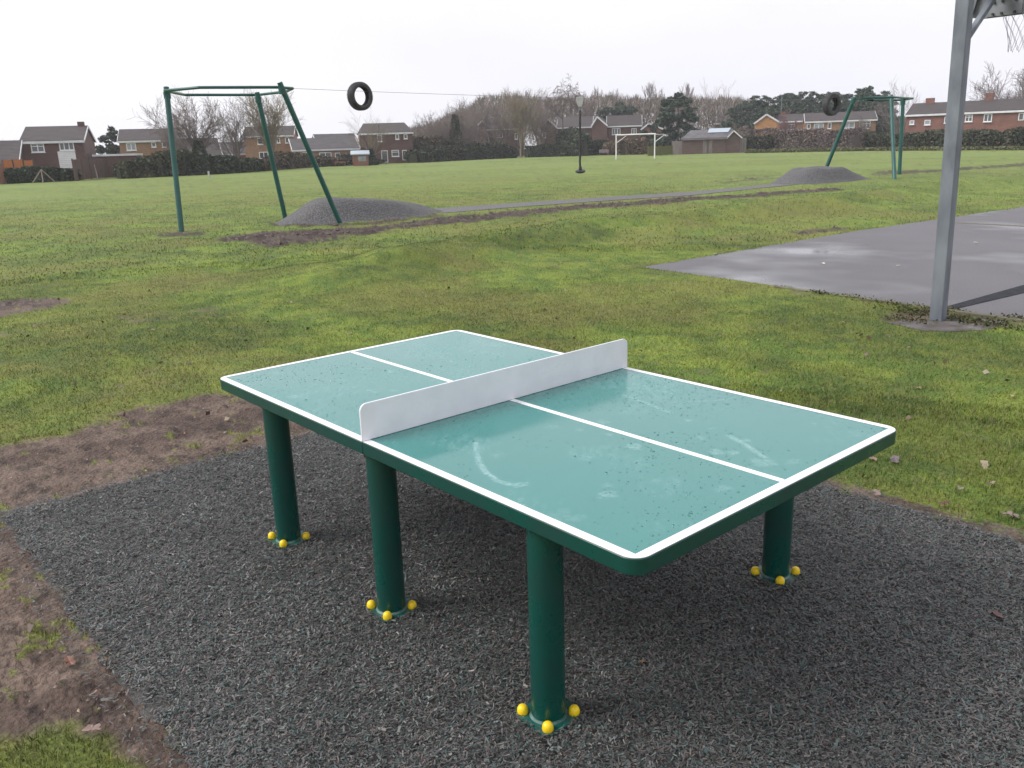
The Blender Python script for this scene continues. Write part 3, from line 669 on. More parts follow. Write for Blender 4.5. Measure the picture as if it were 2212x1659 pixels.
# raindrops
n = 2600
vs, fs = [], []
rr = random.Random(11); cnt = 0
while cnt < n:
    x, y = rr.uniform(-1.33, 1.33), rr.uniform(-0.72, 0.72)
    dens = float(fbm(np.array([x]), np.array([y]), 2.0, 15, 3)[0])
    cl = 1.0 if abs(x-0.45) < 0.45 else 0.5
    if rr.random() > cl*max(0, (dens-0.38)*4.5): continue
    cnt += 1
    ra = rr.uniform(0.0011, 0.0029)*(1.7 if rr.random() < 0.08 else 1); rb = ra*rr.uniform(0.8, 1.8); an = rr.uniform(0, PI); hh = min(ra, rb)*0.45
    b0 = len(vs); ca_, sa_ = math.cos(an), math.sin(an)
    for rg, zz in ((1.0, 0), (0.72, 0.75)):
        for j in range(8):
            t = 2*PI*j/8; px_, py_ = ra*rg*math.cos(t), rb*rg*math.sin(t)
            vs.append((x+px_*ca_-py_*sa_, y+px_*sa_+py_*ca_, ZT+0.0007+hh*zz))
    vs.append((x, y, ZT+0.0007+hh))
    for j in range(8):
        fs.append((b0+j, b0+(j+1)%8, b0+8+(j+1)%8, b0+8+j)); fs.append((b0+8+j, b0+8+(j+1)%8, b0+16))
me = bpy.data.meshes.new('raindrops'); me.from_pydata(vs, [], fs); me.polygons.foreach_set('use_smooth', [True]*len(fs))
tag(link('raindrops', me, M['water']), 'scattered raindrops lying on the damp green playing surface', 'water drops', kind='stuff')

# ------------------------------------------------------------------ zip wire towers, tyres, cable, seat
def tower(label, legs, ring, loc, r_=0.062):
    t = thing('zip_wire_tower', label, 'tower', loc, 0, 'zip wire towers')
    for (b0, t0) in legs:
        MB().tube([b0, t0], r_, 16).build('leg', M['tower'], t, smooth=True, off=loc)
    MB().tube(ring, r_*0.55, 10, closed=True).build('top_frame', M['tower'], t, smooth=True, off=loc)
    for (b0, t0) in legs:
        p = Vector(t0)-(Vector(t0)-Vector(b0)).normalized()*0.12
        MB().tube([p-Vector((0,0,0.16)), p], [r_*1.25, r_*1.35], 14).build('bracket', M['tower'], t, smooth=True, off=loc)
    return t
def g3(u, v, z): q = G(u, v, z); return (float(q[0]), float(q[1]), z)
Z1 = 3.4
l1b = (*gp(392,500), -0.1); l2b = (*gp(618,474), -0.1); l3b = (*gp(738,483), -0.1)
tower('nearer green steel tower with three legs and a flat top frame on the left',
      [(l1b, g3(359,188,3.5)), (l2b, g3(555,199,3.45)), (l3b, g3(604,178,3.5))],
      [g3(356,196,Z1), g3(430,189,Z1), g3(600,188.5,Z1), g3(632,191,Z1), g3(617,198,Z1), g3(556,205,Z1), g3(400,205,Z1)], (-19.0,7.6,0), 0.066)
tower('distant green steel tower seen beside the galvanised post on the right',
      [((*gp(1774,386), -0.1), g3(1846,210,3.45)), ((*gp(1933,387), -0.1), g3(1925,207,3.5)), ((*gp(1943,376), -0.1), g3(1951,213,3.45))],
      [g3(1840,213.5,Z1), g3(1862,211.5,Z1), g3(1925,210,Z1), g3(1972,212.5,Z1), g3(1951,216,Z1), g3(1885,217,Z1)], (-16.4,35.5,0), 0.085)
A = Vector(g3(632,191,Z1)); B = Vector(g3(1840,213.5,Z1))
cp = []
for i in range(41):
    t = i/40; p = A.lerp(B, t); p.z -= 0.28*4*t*(1-t)*0.5; cp.append(p)
tag(MB().tube(cp, 0.005, 6).build('zip_wire_cable', M['cable']), 'thin steel cable strung between the two green towers', 'cable')
def on_cable(u):
    best = min(range(400), key=lambda i: abs(project(A.lerp(B, i/400))[0]-u)); t = best/400
    p = A.lerp(B, t); p.z -= 0.28*4*t*(1-t)*0.5; return p
def project(p):
    q_ = (np.array(p)-CAM) @ ROT; return (PW/2+FOC*q_[0]/q_[1], PH/2-FOC*q_[2]/q_[1])
def tyre(u, label, R_, r2, w, yaw, tilt, dz):
    p = on_cable(u); t = thing('hanging_tyre', label, 'tyre', (p.x, p.y, p.z+dz), 0, 'stopper tyres on the zip wire')
    n = 48; prof = [(r2, -w*0.42), (r2+0.01, -w*0.5), ((r2+R_)/2, -w*0.56), (R_-0.03, -w*0.52), (R_, -w*0.36), (R_+0.006, 0), (R_, w*0.36), (R_-0.03, w*0.52), ((r2+R_)/2, w*0.56), (r2+0.01, w*0.5), (r2, w*0.42), (r2+0.03, w*0.34), (R_-0.045, w*0.3), (R_-0.035, 0), (R_-0.045, -w*0.3), (r2+0.03, -w*0.34)]
    vs, fs = [], []; k = len(prof)
    for i in range(n):
        a = 2*PI*i/n
        for (rd, yy) in prof: vs.append((rd*math.cos(a), yy, rd*math.sin(a)))
    for i in range(n):
        for j in range(k): fs.append((i*k+j, i*k+(j+1)%k, ((i+1)%n)*k+(j+1)%k, ((i+1)%n)*k+j))
    b = MB().add(vs, fs).build('tyre_body', M['tyre'], t, smooth=True)
    g = MB()
    for i in range(60):
        a = 2*PI*i/60
        for s_ in (-1, 1):
            c0 = Vector(((R_+0.004)*math.cos(a), s_*w*0.05, (R_+0.004)*math.sin(a))); a2 = a+0.03
            c1__ = Vector(((R_+0.001)*math.cos(a2), s_*w*0.38, (R_+0.001)*math.sin(a2))); g.bar(c0, c1__, 0.02, 0.012)
    g.build('tread', M['tyre'], t)
    t.rotation_euler = (tilt, 0, yaw)
    return t
cdir = math.atan2(B.x-A.x, B.y-A.y)
tyre(776, 'black rubber tyre hanging on the wire near the left tower', 0.355, 0.235, 0.22, math.radians(-87), 0.0, -0.13)
tyre(1798, 'black rubber tyre hanging on the wire beside the distant right tower', 0.46, 0.27, 0.27, math.radians(-102), 0.0, -0.21)
p = on_cable(1253)
Tz = thing('button_swing', 'round black button seat hanging on a long chain from the pale trolley on the wire', 'swing', tuple(p))
dist = math.hypot(p.x-CAM[0], p.y-CAM[1]); pxm = dist/FOC
fy = math.atan2(CAM[1]-p.y, CAM[0]-p.x)
tb = MB(); s_ = pxm
prf = [(-7.2*s_, 2*s_), (7.2*s_, 2*s_), (7.6*s_, -4*s_), (5.0*s_, -13*s_), (3.0*s_, -17*s_), (-3.0*s_, -17*s_), (-5.2*s_, -12*s_), (-7.6*s_, -4*s_)]
tb.prism_y(prf, -0.05, 0.05)
tro = tb.build('trolley', M['palegrey'], Tz, bevel=0.01); tro.rotation_euler = (0,0,fy+PI/2)
Hn = (360-212)*pxm
MB().tube([(0,0,-17*s_),(0,0,-24*s_)], 0.03, 8).build('shackle', M['galv'], Tz)
rp = [Vector((0.01*math.sin(i*0.9), 0.01*math.cos(i*1.3), -24*s_-(Hn-30*s_)*i/14)) for i in range(15)]
MB().tube(rp, 0.035, 8).build('chain_sleeve', M['black'], Tz, smooth=True)
zb = rp[-1].z
st = MB().lathe([(0.03,-0.02),(0.06,0.02),(0.05,0.10)], 12, (0,0,zb)).build('seat_boss', M['black'], Tz, smooth=True)
sd = MB().lathe([(0.02,-0.075),(0.14,-0.08),(0.17,-0.05),(0.165,-0.02),(0.12,0.0),(0.02,0.005)], 24, (0,0,0)).build('seat_disc', M['black'], Tz, smooth=True)
sd.location = (0,0,zb-0.01); sd.rotation_euler = (0.16, 0.12, 0)

# ------------------------------------------------------------------ basketball post
bx, by = gp(2026,691)
bt_ = G(2026,691); topx = project((bx,by,3.0))
PB = thing('basketball_post', 'square galvanised basketball post standing at the near edge of the asphalt court', 'basketball post', (bx,by,0), 0)
lean = Vector((-0.075, 0.0, 0)); s = 0.062; Hp = 3.3
vs = []
for z, f in ((-0.05,0),(Hp,1)):
    for sx_, sy_ in ((-1,-1),(1,-1),(1,1),(-1,1)): vs.append((sx_*s+lean.x*f, sy_*s+lean.y*f, z))
MB().add(vs, [(0,3,2,1),(4,5,6,7),(0,1,5,4),(1,2,6,5),(2,3,7,6),(3,0,4,7)]).build('post', M['galv'], PB, bevel=0.008)
YB = 0.84; ZB2 = 2.925; xo = -0.02; xh = 0.04
MB().bar((lean.x*0.8+0.01, 0.0, 2.62), (lean.x+0.02, YB-0.03, 3.22), 0.05, 0.05).build('brace', M['galv'], PB, bevel=0.004)
MB().bar((lean.x*0.9, s, 3.2), (lean.x*0.9, YB-0.02, 3.2), 0.09, 0.09).build('arm', M['galv'], PB, bevel=0.004)
b2 = [(-0.20,0),(0.28,0),(0.56,0.06),(0.66,0.30),(0.66,0.98),(-0.40,0.98),(-0.45,0.30),(-0.45,0.05)]
MB().prism_y([(xo+a, ZB2+b) for a, b in b2], YB, YB+0.02).build('backboard', M['galv_dark'], PB)
MB().prism_y([(xo-0.16,ZB2+0.01),(xo+0.16,ZB2+0.01),(xo+0.16,ZB2+0.3),(xo-0.16,ZB2+0.3)], YB-0.012, YB).build('mounting_plate', M['galv_dark'], PB)
for i in (-0.10,-0.02,0.10):
    for j in (0.03, 0.14, 0.25):
        MB().tube([(xo+i+0.0,YB-0.032,ZB2+j),(xo+i,YB-0.012,ZB2+j)], 0.013, 6).build('bolt', M['black'], PB)
MB().bar((xo-0.30,YB-0.03,ZB2+0.05),(xo-0.22,YB-0.03,ZB2+0.42),0.035,0.03).build('rib', M['galv_dark'], PB)
ring = [(xh+0.0+0.225*math.cos(a), YB+0.40+0.225*math.sin(a), ZB2+0.09) for a in [2*PI*i/28 for i in range(28)]]
hp = MB().tube(ring, 0.009, 8, closed=True); hp.bar((xh-0.06,YB+0.02,ZB2+0.09),(xh-0.06,YB+0.19,ZB2+0.09),0.02); hp.bar((xh+0.06,YB+0.02,ZB2+0.09),(xh+0.06,YB+0.19,ZB2+0.09),0.02)
hp.build('hoop', M['galv'], PB, smooth=True)
nt_ = MB(); nl = 12; lev = [(0.225,0.0),(0.19,-0.10),(0.155,-0.20),(0.13,-0.30),(0.125,-0.40)]
for L_ in range(4):
    for i in range(nl):
        a0_ = 2*PI*(i+0.5*(L_ % 2))/nl
        for dd in (-0.5, 0.5):
            a1_ = a0_+2*PI*dd/nl; r0_, z0_ = lev[L_]; r1_, z1_ = lev[L_+1]
            cx_, cy_, cz_ = xh, YB+0.40, ZB2+0.09
            nt_.tube([(cx_+r0_*math.cos(a0_), cy_+r0_*math.sin(a0_), cz_+z0_), (cx_+r1_*math.cos(a1_), cy_+r1_*math.sin(a1_), cz_+z1_)], 0.0019, 4)
nt_.build('hoop_net', M['netcord'], PB)
# weeds round the foot of the post
def leafquads(P, size, col, seed, up=0.3, aspect=1.0):
    g = np.random.default_rng(seed); n = len(P); sz = size*g.uniform(0.6, 1.35, n)
    d1 = g.normal(size=(n,3)); d1[:, 2] *= up+0.4; d1 /= np.linalg.norm(d1, axis=1)[:, None]
    d2 = g.normal(size=(n,3)); d2 -= d1*np.sum(d1*d2, 1)[:, None]; d2 /= np.linalg.norm(d2, axis=1)[:, None]
    a = d1*sz[:, None]/2*aspect; b = d2*sz[:, None]/2/aspect**0.5
    k3 = np.cross(a, b); k3 /= np.linalg.norm(k3, axis=1)[:, None]+1e-9; k3 *= sz[:, None]*0.12
    Vv = np.stack([P-a, P-b*0.8+k3, P+a, P+b*0.8+k3], 1).reshape(-1,3)
    k = np.arange(n)*4; return Vv, np.stack([k,k+1,k+2,k+3],-1), np.repeat(col, 4, 0)
g_ = np.random.default_rng(3)
wp = []
for (u, v, n, sc) in ((1985,674,520,0.20),(1950,690,220,0.14),(2085,692,180,0.14),(1775,634,80,0.08),(1850,645,60,0.13),(1930,657,110,0.13),(2040,668,200,0.10),(2140,701,420,0.2),(2205,690,120,0.1)):
    cx, cy = gp(u, v); wp.append(np.stack([cx+g_.normal(0, sc, n), cy+g_.normal(0, sc*0.5, n), 0.004+np.abs(g_.normal(0, 0.014, n))], -1))
wp = np.concatenate(wp); c = np.array([0.07,0.095,0.02])*g_.uniform(0.4, 1.3, (len(wp),1)); br_ = g_.random(len(wp)) < 0.35; c[br_] = np.array([0.09,0.06,0.04])
tag(link('weeds', np_mesh('weeds', *leafquads(wp, 0.026, c, 5)), M['leaf']), 'trailing weeds round the foot of the galvanised post', 'weeds', kind='stuff')

# ------------------------------------------------------------------ fallen leaves and litter
def leaf_mesh(seed, sc, col):
    rr = random.Random(seed); n = 18; vs = [(0,0,0.004)]; 
    for i in range(n):
        a = 2*PI*i/n; lobes = 0.62+0.38*abs(math.sin(a*2.5))
        ln = sc*(0.55+0.45*abs(math.cos(a)))*lobes
        vs.append((ln*math.cos(a), ln*0.8*math.sin(a), 0.004+rr.uniform(0, sc*0.35)*abs(math.sin(a))))
    fs = [(0, 1+i, 1+(i+1) % n) for i in range(n)]
    me = bpy.data.meshes.new('leaf'); me.from_pydata(vs, [], fs)
    a = me.attributes.new('col', 'FLOAT_COLOR', 'POINT')
    for d in a.data: d.color = (*col, 1)
    return me
LV = [(152,1436,0.05,(0.14,0.055,0.03),'curled russet oak leaf on the mud left of the rubber surface'),
 (200,1583,0.045,(0.26,0.18,0.15),'pale lobed leaf on the grass tuft in the bottom left corner'),
 (2150,1335,0.05,(0.12,0.06,0.055),'dull red brown leaf lying on the rubber mulch at far right'),
 (1385,1438,0.02,(0.2,0.09,0.04),'small brown leaf scrap on the mulch right of the nearest leg'),
 (2460/1.2731,1272/1.2731,0.07,(0.13,0.10,0.11),'grey fallen leaf on the grass behind the right corner of the table'),
 (1885,998,0.04,(0.25,0.16,0.13),'pinkish leaf on the grass just under the right corner of the table'),
 (2785/1.2731,1095/1.2731,0.05,(0.36,0.26,0.16),'light buff leaf on the grass at the right edge above the mulch'),
 (2523/1.2731,1072/1.2731,0.05,(0.30,0.20,0.13),'tan leaf half sunk in the grass beyond the table'),
 (2598/1.2731,1392/1.2731,0.05,(0.10,0.035,0.03),'dark red curled leaf in the grass near the mulch edge'),
 (2410/1.2731,1362/1.2731,0.05,(0.2,0.14,0.12),'brown leaf on the narrow strip of soil beside the mulch'),
 (2780/1.2731,1425/1.2731,0.06,(0.19,0.14,0.12),'crumpled dull leaf in the grass by the right edge of the mulch'),
 (2640/1.2731,1350/1.2731,0.045,(0.2,0.15,0.12),'faded brown leaf in the turf right of the table'),
 (1428,547,0.06,(0.7,0.7,0.7),'white scrap of litter on the grass at the top of the court corner'),
 (2470/1.2731*1.0,576,0.05,(0.5,0.46,0.38),'pale dry leaf on the asphalt just left of the galvanised post'),
 (1778,571,0.06,(0.5,0.46,0.38),'pale leaf in the middle of the asphalt court'),
 (2108,526,0.06,(0.5,0.46,0.38),'pale leaf on the asphalt right of the galvanised post'),
 (1545,550,0.08,(0.6,0.58,0.52),'bleached leaf near the front corner of the court')]
for i, (u, v, sc, colx, lab) in enumerate(LV):
    if not lab: continue
    x_, y_ = gp(u, v)
    if lab.startswith('white'): nm, ct, gr = 'litter_scrap', 'litter', None
    else: nm, ct, gr = 'fallen_leaf', 'leaf', 'fallen leaves'
    hz = float(height(np.array([x_]), np.array([y_]), dmask(np.array([x_]), np.array([y_])))[0])
    o = link(nm, leaf_mesh(i, sc*0.72, colx), M['deadleaf'], loc=(x_, y_, max(hz, 0.0)+0.012)); o.rotation_euler = (0.1, 0.15, i*1.3)
    tag(o, lab, ct, gr)
# unnumbered leaf scraps through the turf
n = 420; x, y, r_ = sample(n, 3.5, 22, 0.9); ok = (sdf(x,y,SURF) > 0.05)&(sdf(x,y,COURT) > 0.05); x, y = x[ok], y[ok]; n = len(x)
zz = height(x, y, dmask(x, y))+0.02
pal = np.array([[0.20,0.14,0.09],[0.15,0.095,0.07],[0.23,0.18,0.11],[0.09,0.055,0.045]]); c = pal[rng.integers(0,4,n)]
tag(link('leaf_scraps', np_mesh('leaf_scraps', *leafquads(np.stack([x,y,zz],-1), 0.045, c, 8, up=0.0)), M['deadleaf']), 'scraps of dead leaf lying through the turf', 'leaf litter', kind='stuff')

# ------------------------------------------------------------------ houses
class Face:
    def __init__(s, u, d, rot):
        q = D(u, 320, d); s.o = q[:2]; a = math.atan2(q[1]-CAM[1], q[0]-CAM[0]); s.rz = a-PI/2+math.radians(rot)
        s.x = np.array([math.cos(s.rz), math.sin(s.rz)]); s.y = np.array([-math.sin(s.rz), math.cos(s.rz)])
    def px(s, u, v, yo=0.0):
        dd = ray(u, v); k = (yo-(CAM[:2]-s.o)@s.y)/(dd[:2]@s.y); P_ = CAM+dd*k
        return float((P_[:2]-s.o)@s.x), float(P_[2])
def add_window(f, t, u0, v0, u1, v1, mull=1, curtain=False, name='window', transom=False, yo=0.0):
    uc, vc = (u0+u1)/2, (v0+v1)/2
    x0 = f.px(u0, vc, yo)[0]; x1 = f.px(u1, vc, yo)[0]; z1 = f.px(uc, v0, yo)[1]; z0 = f.px(uc, v1, yo)[1]
    y0 = yo; fw = 0.09
    b = MB()
    b.box(x0, x1, y0-0.06, y0-0.002, z0, z0+fw); b.box(x0, x1, y0-0.06, y0-0.002, z1-fw, z1)
    b.box(x0, x0+fw, y0-0.058, y0-0.002, z0+fw, z1-fw); b.box(x1-fw, x1, y0-0.058, y0-0.002, z0+fw, z1-fw)
    for i in range(mull):
        xm = x0+(x1-x0)*(i+1)/(mull+1); b.box(xm-fw*0.45, xm+fw*0.45, y0-0.056, y0-0.002, z0+fw, z1-fw)
    if transom:
        zt = z0+(z1-z0)*0.68; b.box(x0+fw, x1-fw, y0-0.05, y0-0.002, zt-0.035, zt+0.035)
    w = b.build(name, M['upvc'], t)
    MB().box(x0+0.02, x1-0.02, y0-0.03, y0-0.004, z0+0.02, z1-0.02).build('pane', M['glass_curtain'] if curtain else M['glass'], w)
    if name == 'window': MB().box(x0-0.06, x1+0.06, y0-0.13, y0-0.001, z0-0.07, z0-0.002).build('sill', M['upvc'], w)
    return w
def house(label, u, d, rot, uL, uR, vE, vR, depth, wall, roof, wins=(), kind='side', chim=(), apex=None, insL=0.0, insR=0.0, group='houses behind the field', name='brick_house', eave_back=None, fasc=True, cat='house'):
    f = Face(u, d, rot); t = thing(name, label, cat, (f.o[0], f.o[1], 0), f.rz, group)
    uc = (uL+uR)/2; zE = f.px(uc, vE)[1]; x0 = f.px(uL, vE+8)[0]; x1 = f.px(uR, vE+8)[0]
    ov = 0.16
    if kind == 'side':
        zR = f.px(uc, vR, depth/2)[1]
        b = MB()
        xa, xb = x0, x1
        vs = [(xa,0,-0.5),(xb,0,-0.5),(xb,depth,-0.5),(xa,depth,-0.5),(xa,0,zE),(xb,0,zE),(xb,depth,zE),(xa,depth,zE),(xa+insL,depth/2,zR-0.12),(xb-insR,depth/2,zR-0.12)]
        b.add(vs, [(0,1,5,4),(1,2,6,9,5),(2,3,7,6),(3,0,4,8,7),(4,5,9,8),(6,7,8,9),(0,3,2,1)])
        b.build('wall', M[wall], t)
        r = MB(); th = 0.16
        ze = zE+0.10
        for (ya, yb) in ((-ov, depth/2), (depth+ov, depth/2)):
            P_ = [(xa-ov,ya,ze),(xb+ov,ya,ze),(xb+ov-insR,yb,zR),(xa-ov+insL,yb,zR)]
            Q_ = [(a, b_, c_+th) for a, b_, c_ in P_]
            r.add(P_+Q_, [(0,3,2,1),(4,5,6,7),(0,1,5,4),(1,2,6,5),(2,3,7,6),(3,0,4,7)])
        ro = r.build('roof', M[roof], t)
        if fasc:
            MB().box(xa-ov, xb+ov, -ov-0.10, -ov-0.003, ze-0.13, ze+0.10).build('fascia', M['fascia'], t)
        for s_, xx in ((-1, xa-ov-0.003), (1, xb+ov+0.003)):
            if (insL if s_ < 0 else insR) > 0.01: continue
            v_ = MB()
            for ya in (-ov, depth+ov): v_.bar((xx, ya, ze+0.05), (xx, depth/2, zR+0.06), 0.05, 0.22)
            v_.build('bargeboard', M['fascia'], t)
        zt, yt = zR, depth/2
    else:
        ax, az_ = f.px(*apex); zE1 = zE
        b = MB().prism_y([(x0,-0.5),(x1,-0.5),(x1,zE),(ax,az_-0.05),(x0,zE)], 0, depth); b.build('wall', M[wall], t)
        r = MB(); th = 0.16
        for xx in (x0, x1):
            s_ = -1 if xx == x0 else 1; dx_ = xx-ax; zlow = zE-(az_-zE)/abs(dx_)*ov*0.3; xo_ = xx+s_*ov
            P_ = [(xo_,-ov,zlow),(ax,-ov,az_),(ax,depth+ov,az_),(xo_,depth+ov,zlow)]
            Q_ = [(a, b_, c_+th) for a, b_, c_ in P_]
            r.add(P_+Q_, [(0,3,2,1),(4,5,6,7),(0,1,5,4),(1,2,6,5),(2,3,7,6),(3,0,4,7)])
            MB().bar((xo_,-ov-0.04,zlow+0.06),(ax,-ov-0.04,az_+0.06),0.06,0.26).build('bargeboard', M['fascia'], t)
        ro = r.build('roof', M[roof], t); zt, yt = az_, 0.5
    for w in wins:
        nm = w[5] if len(w) > 5 else 'window'
        add_window(f, t, *w[:4], mull=w[4] if len(w) > 4 else 1, name=nm, curtain=(w[6] if len(w) > 6 else False), transom=(w[7] if len(w) > 7 else False))
    for (cu, vt, wd, yo) in chim:
        cx, cz = f.px(cu, vt, yo)
        c = MB().box(cx-wd/2, cx+wd/2, yo-wd*0.4, yo+wd*0.4, zt-1.2, cz).build('chimney', M['brick_red' if wall != 'brick_brown' else 'brick_brown'], ro)
        MB().lathe([(0.11,0),(0.10,0.3)], 10, (cx, yo, cz)).build('chimney_pot', M['brick_orange'], c) if False else None
    return t, f
def fence(label, pa, pb, hgt, n, mt, group=None, pm=None):
    a, b = Vector((*pa,0)), Vector((*pb,0)); d = (b-a); L_ = d.length; rz = math.atan2(d.y, d.x)
    t = thing('timber_fence', label, 'fence', tuple(a), rz, group)
    for i in range(n):
        h = hgt*(1+0.03*math.sin(i*2.3))
        p0, p1 = L_*i/n+0.06, L_*(i+1)/n-0.06
        pnl = MB(); nbd = 9
        for j in range(nbd): pnl.box(p0+(p1-p0)*j/nbd, p0+(p1-p0)*(j+0.97)/nbd, -0.012*(j % 2), 0.02-0.012*(j % 2), 0.05, h)
        pnl.build('panel', mt, t)
    for i in range(n+1): MB().box(L_*i/n-0.05, L_*i/n+0.05, -0.05, 0.05, -0.2, hgt+0.06).build('post', pm or mt, t)
    return t
# left, behind the fence
tH0, fH0 = house('low dark roofed building with a small white skylight at the far left edge', 10, 93, -8, -90, 40, 360, 308, 9, 'brick_brown', 'roof_brown', [(-60,366,-20,380,1)], name='bungalow')
x0, z0 = fH0.px(22, 321, 3.4); x1, z1 = fH0.px(37, 315, 3.4)
MB().add([(x0,3.1,z0),(x1,3.1,z0),(x1,3.9,z1+0.2),(x0,3.9,z1+0.2),(x0,3.1,z0-0.2),(x1,3.1,z0-0.2),(x1,3.9,z1),(x0,3.9,z1)],[(0,1,2,3),(4,7,6,5),(0,4,5,1),(1,5,6,2),(2,6,7,3),(3,7,4,0)]).build('skylight', M['upvc'], tH0)
t1, f1 = house('brown brick house with a white panelled bay between its windows at far left', 118, 97, -9, 47, 181, 309, 276, 8.5, 'brick_brown', 'roof_brown',
      [(67,310,96,329,1,'window',False,True),(128,307,160,325,2),(75,362,99,372,1),(134,361,150,372,0),(152,361,165,370,0)], chim=((174,263,0.62,4.2),))
x0, z0 = f1.px(130, 363); x1, z1 = f1.px(162, 326)
pn = MB(); nb_ = 9
for i in range(nb_): pn.box(x0, x1, -0.05, -0.003, z0+(z1-z0)*i/nb_, z0+(z1-z0)*(i+0.93)/nb_)
pn.build('white_cladding', M['upvc'], t1)
q0 = f1.px(191, 300); 
qa = f1.px(195, 352); ex_ = MB().box(qa[0]+0.3, qa[0]+4.2, 1.5, 7.0, -0.5, qa[1]+0.6).build('side_extension', M['brick_brown'], t1)
MB().box(qa[0]+0.1, qa[0]+4.4, 1.3, 7.2, qa[1]+0.6, qa[1]+0.8).build('flat_roof', M['fascia'], ex_)
house('tan brick house with white framed windows between the evergreen and the leftmost tower leg', 312, 116, -4, 258, 372, 307, 281, 8, 'brick_tan', 'roof_brown',
      [(273,309,294,325,1,'window',True),(327,307,337,318,0),(350,307,360,318,0)])
f2 = Face(312, 113.5, -4); 
house('brown roofed bungalow behind the bare trees inside the tower frame', 430, 122, 5, 366, 480, 342, 301, 8, 'brick_tan', 'roof_brown', [(400,346,418,352,1)], name='bungalow')
house('small bungalow roof between the tree trunks left of the middle tower leg', 502, 128, 0, 462, 545, 335, 309, 8, 'brick_red', 'roof_grey', [(478,340,495,346,1)], name='bungalow')
house('tan brick house between the two leaning tower legs', 580, 124, -6, 527, 634, 296, 275, 7.5, 'brick_tan', 'roof_brown',
      [(556,298,568,312,0),(616,297,625,309,0),(598,298,605,309,0),(560,328,580,343,1)])
house('long low tan bungalow with a white fascia right of the leaning leg', 700, 119, 6, 634, 776, 325, 300, 8, 'brick_tan', 'roof_grey',
      [(690,329,716,343,1),(650,329,668,338,1),(724,330,736,349,0,'door')], name='bungalow')
house('red gabled bungalow roof rising behind the low tan bungalow', 728, 130, 10, 690, 777, 318, 291, 8, 'brick_red', 'roof_grey', [], chim=((757,288,0.8,4),), name='bungalow')
f = Face(775, 112, 0); tA = thing('garden_shed', 'small garden shed with a pale blue sheet roof behind the hedge', 'shed', (f.o[0],f.o[1],0), f.rz)
x0, z0 = f.px(757, 333); x1, z1 = f.px(798, 326)
MB().box(x0+0.2, x1-0.2, 0, 2.2, -0.3, z0-0.05).build('shed_wall', M['fencered'], tA)
MB().add([(x0,-0.3,z0),(x1,-0.3,z0),(x1,2.5,z1+0.1),(x0,2.5,z1+0.1),(x0,-0.3,z0-0.12),(x1,-0.3,z0-0.12),(x1,2.5,z1-0.02),(x0,2.5,z1-0.02)],
  [(0,1,2,3),(4,7,6,5),(0,4,5,1),(1,5,6,2),(2,6,7,3),(3,7,4,0)]).build('shed_roof', M['glasshouse'], tA)
MB().box(x0+0.9, x0+1.9, -0.03, 0, z0-0.9, z0-0.3).build('shed_window', M['glass_curtain'], tA)
house('brown brick house with two white doors and a white window right of the hanging tyre', 832, 125, 3, 777, 891, 290, 268, 8, 'brick_brown', 'roof_brown',
      [(815,292,825,306,0),(854,290,862,301,0),(872,290,880,300,0),(824,325,838,351,0,'door'),(846,324,862,338,0,'window',False,True),(869,324,879,346,0,'door')], insL=0.9, insR=0.9)
house('brown brick house half hidden by bare trees left of the pale trunked tree', 1080, 163, -8, 1040, 1118, 281, 256, 9, 'brick_brown', 'roof_brown',
      [(1072,284,1086,297,1),(1112,288,1118,301,0)])
house('small brown gable peeping out of the trees left of the half hidden house', 1041, 161, 0, 1034, 1049, 270, 262, 5, 'brick_brown', 'roof_brown', [], kind='gable', apex=(1041,262))
house('low orange walled house glimpsed through the shrubs beside the ivy covered tree', 985, 150, 0, 965, 1012, 312, 296, 7, 'brick_orange', 'roof_brown', [(990,298,1000,306,0)])
house('brown gable with white bargeboards behind the hedge between the birch and the pale trunk', 1185, 160, 0, 1168, 1203, 278, 262, 9, 'brick_brown', 'roof_brown', [(1171,286,1179,298,1)], kind='gable', apex=(1183,257.5))
house('wide brown roofed house behind the birch trunk', 1240, 166, -4, 1204, 1278, 277, 254, 9, 'brick_brown', 'roof_brown', [(1212,281,1222,290,1)])

t9, f9 = house('brown brick house front with two white windows above the big goal', 1348, 157, 0, 1312, 1385, 274, 251, 6, 'brick_brown', 'roof_brown',
      [(1322,277,1340,291,2),(1364,277,1375,290,1)])
house('brown side gable with white bargeboards at the left end of the house above the goal', 1295, 156, -6, 1279, 1311, 273, 256, 8, 'brick_brown', 'roof_brown', [], kind='gable', apex=(1290,253))
house('red brick gabled annexe right of the house above the big goal', 1408, 156, 0, 1386, 1430, 280, 270, 8, 'brick_red', 'roof_brown', [(1407,282,1418,292,1)], kind='gable', apex=(1401,268))
house('small brick house with a hipped grey roof behind the wooden shed', 1570, 185, 0, 1543, 1594, 268, 252, 8, 'brick_red', 'roof_grey', [(1578,270,1587,279,0)], insL=2, insR=2)
house('orange brick gable end of a bungalow beyond the right hedge', 1660, 150, 0, 1630, 1684, 267, 254, 9, 'brick_orange', 'roof_brown', [], kind='gable', apex=(1656,248), name='bungalow')
house('bungalow with a brown roof running right of the orange gable', 1720, 156, 0, 1672, 1760, 264, 248, 8, 'brick_tan', 'roof_brown', [(1702,268,1716,280,1)], chim=((1691,241,0.9,4),), name='bungalow')
house('long brick bungalow with wide white windows left of the distant tower', 1810, 146, 4, 1740, 1892, 263, 244, 9, 'brick_tan', 'roof_brown',
      [(1743,268,1751,279,0),(1758,267,1779,280,1,'window',True),(1788,265,1796,278,0),(1822,264,1846,277,1,'window',True),(1856,262,1880,278,2,'window',False,True)], name='bungalow')
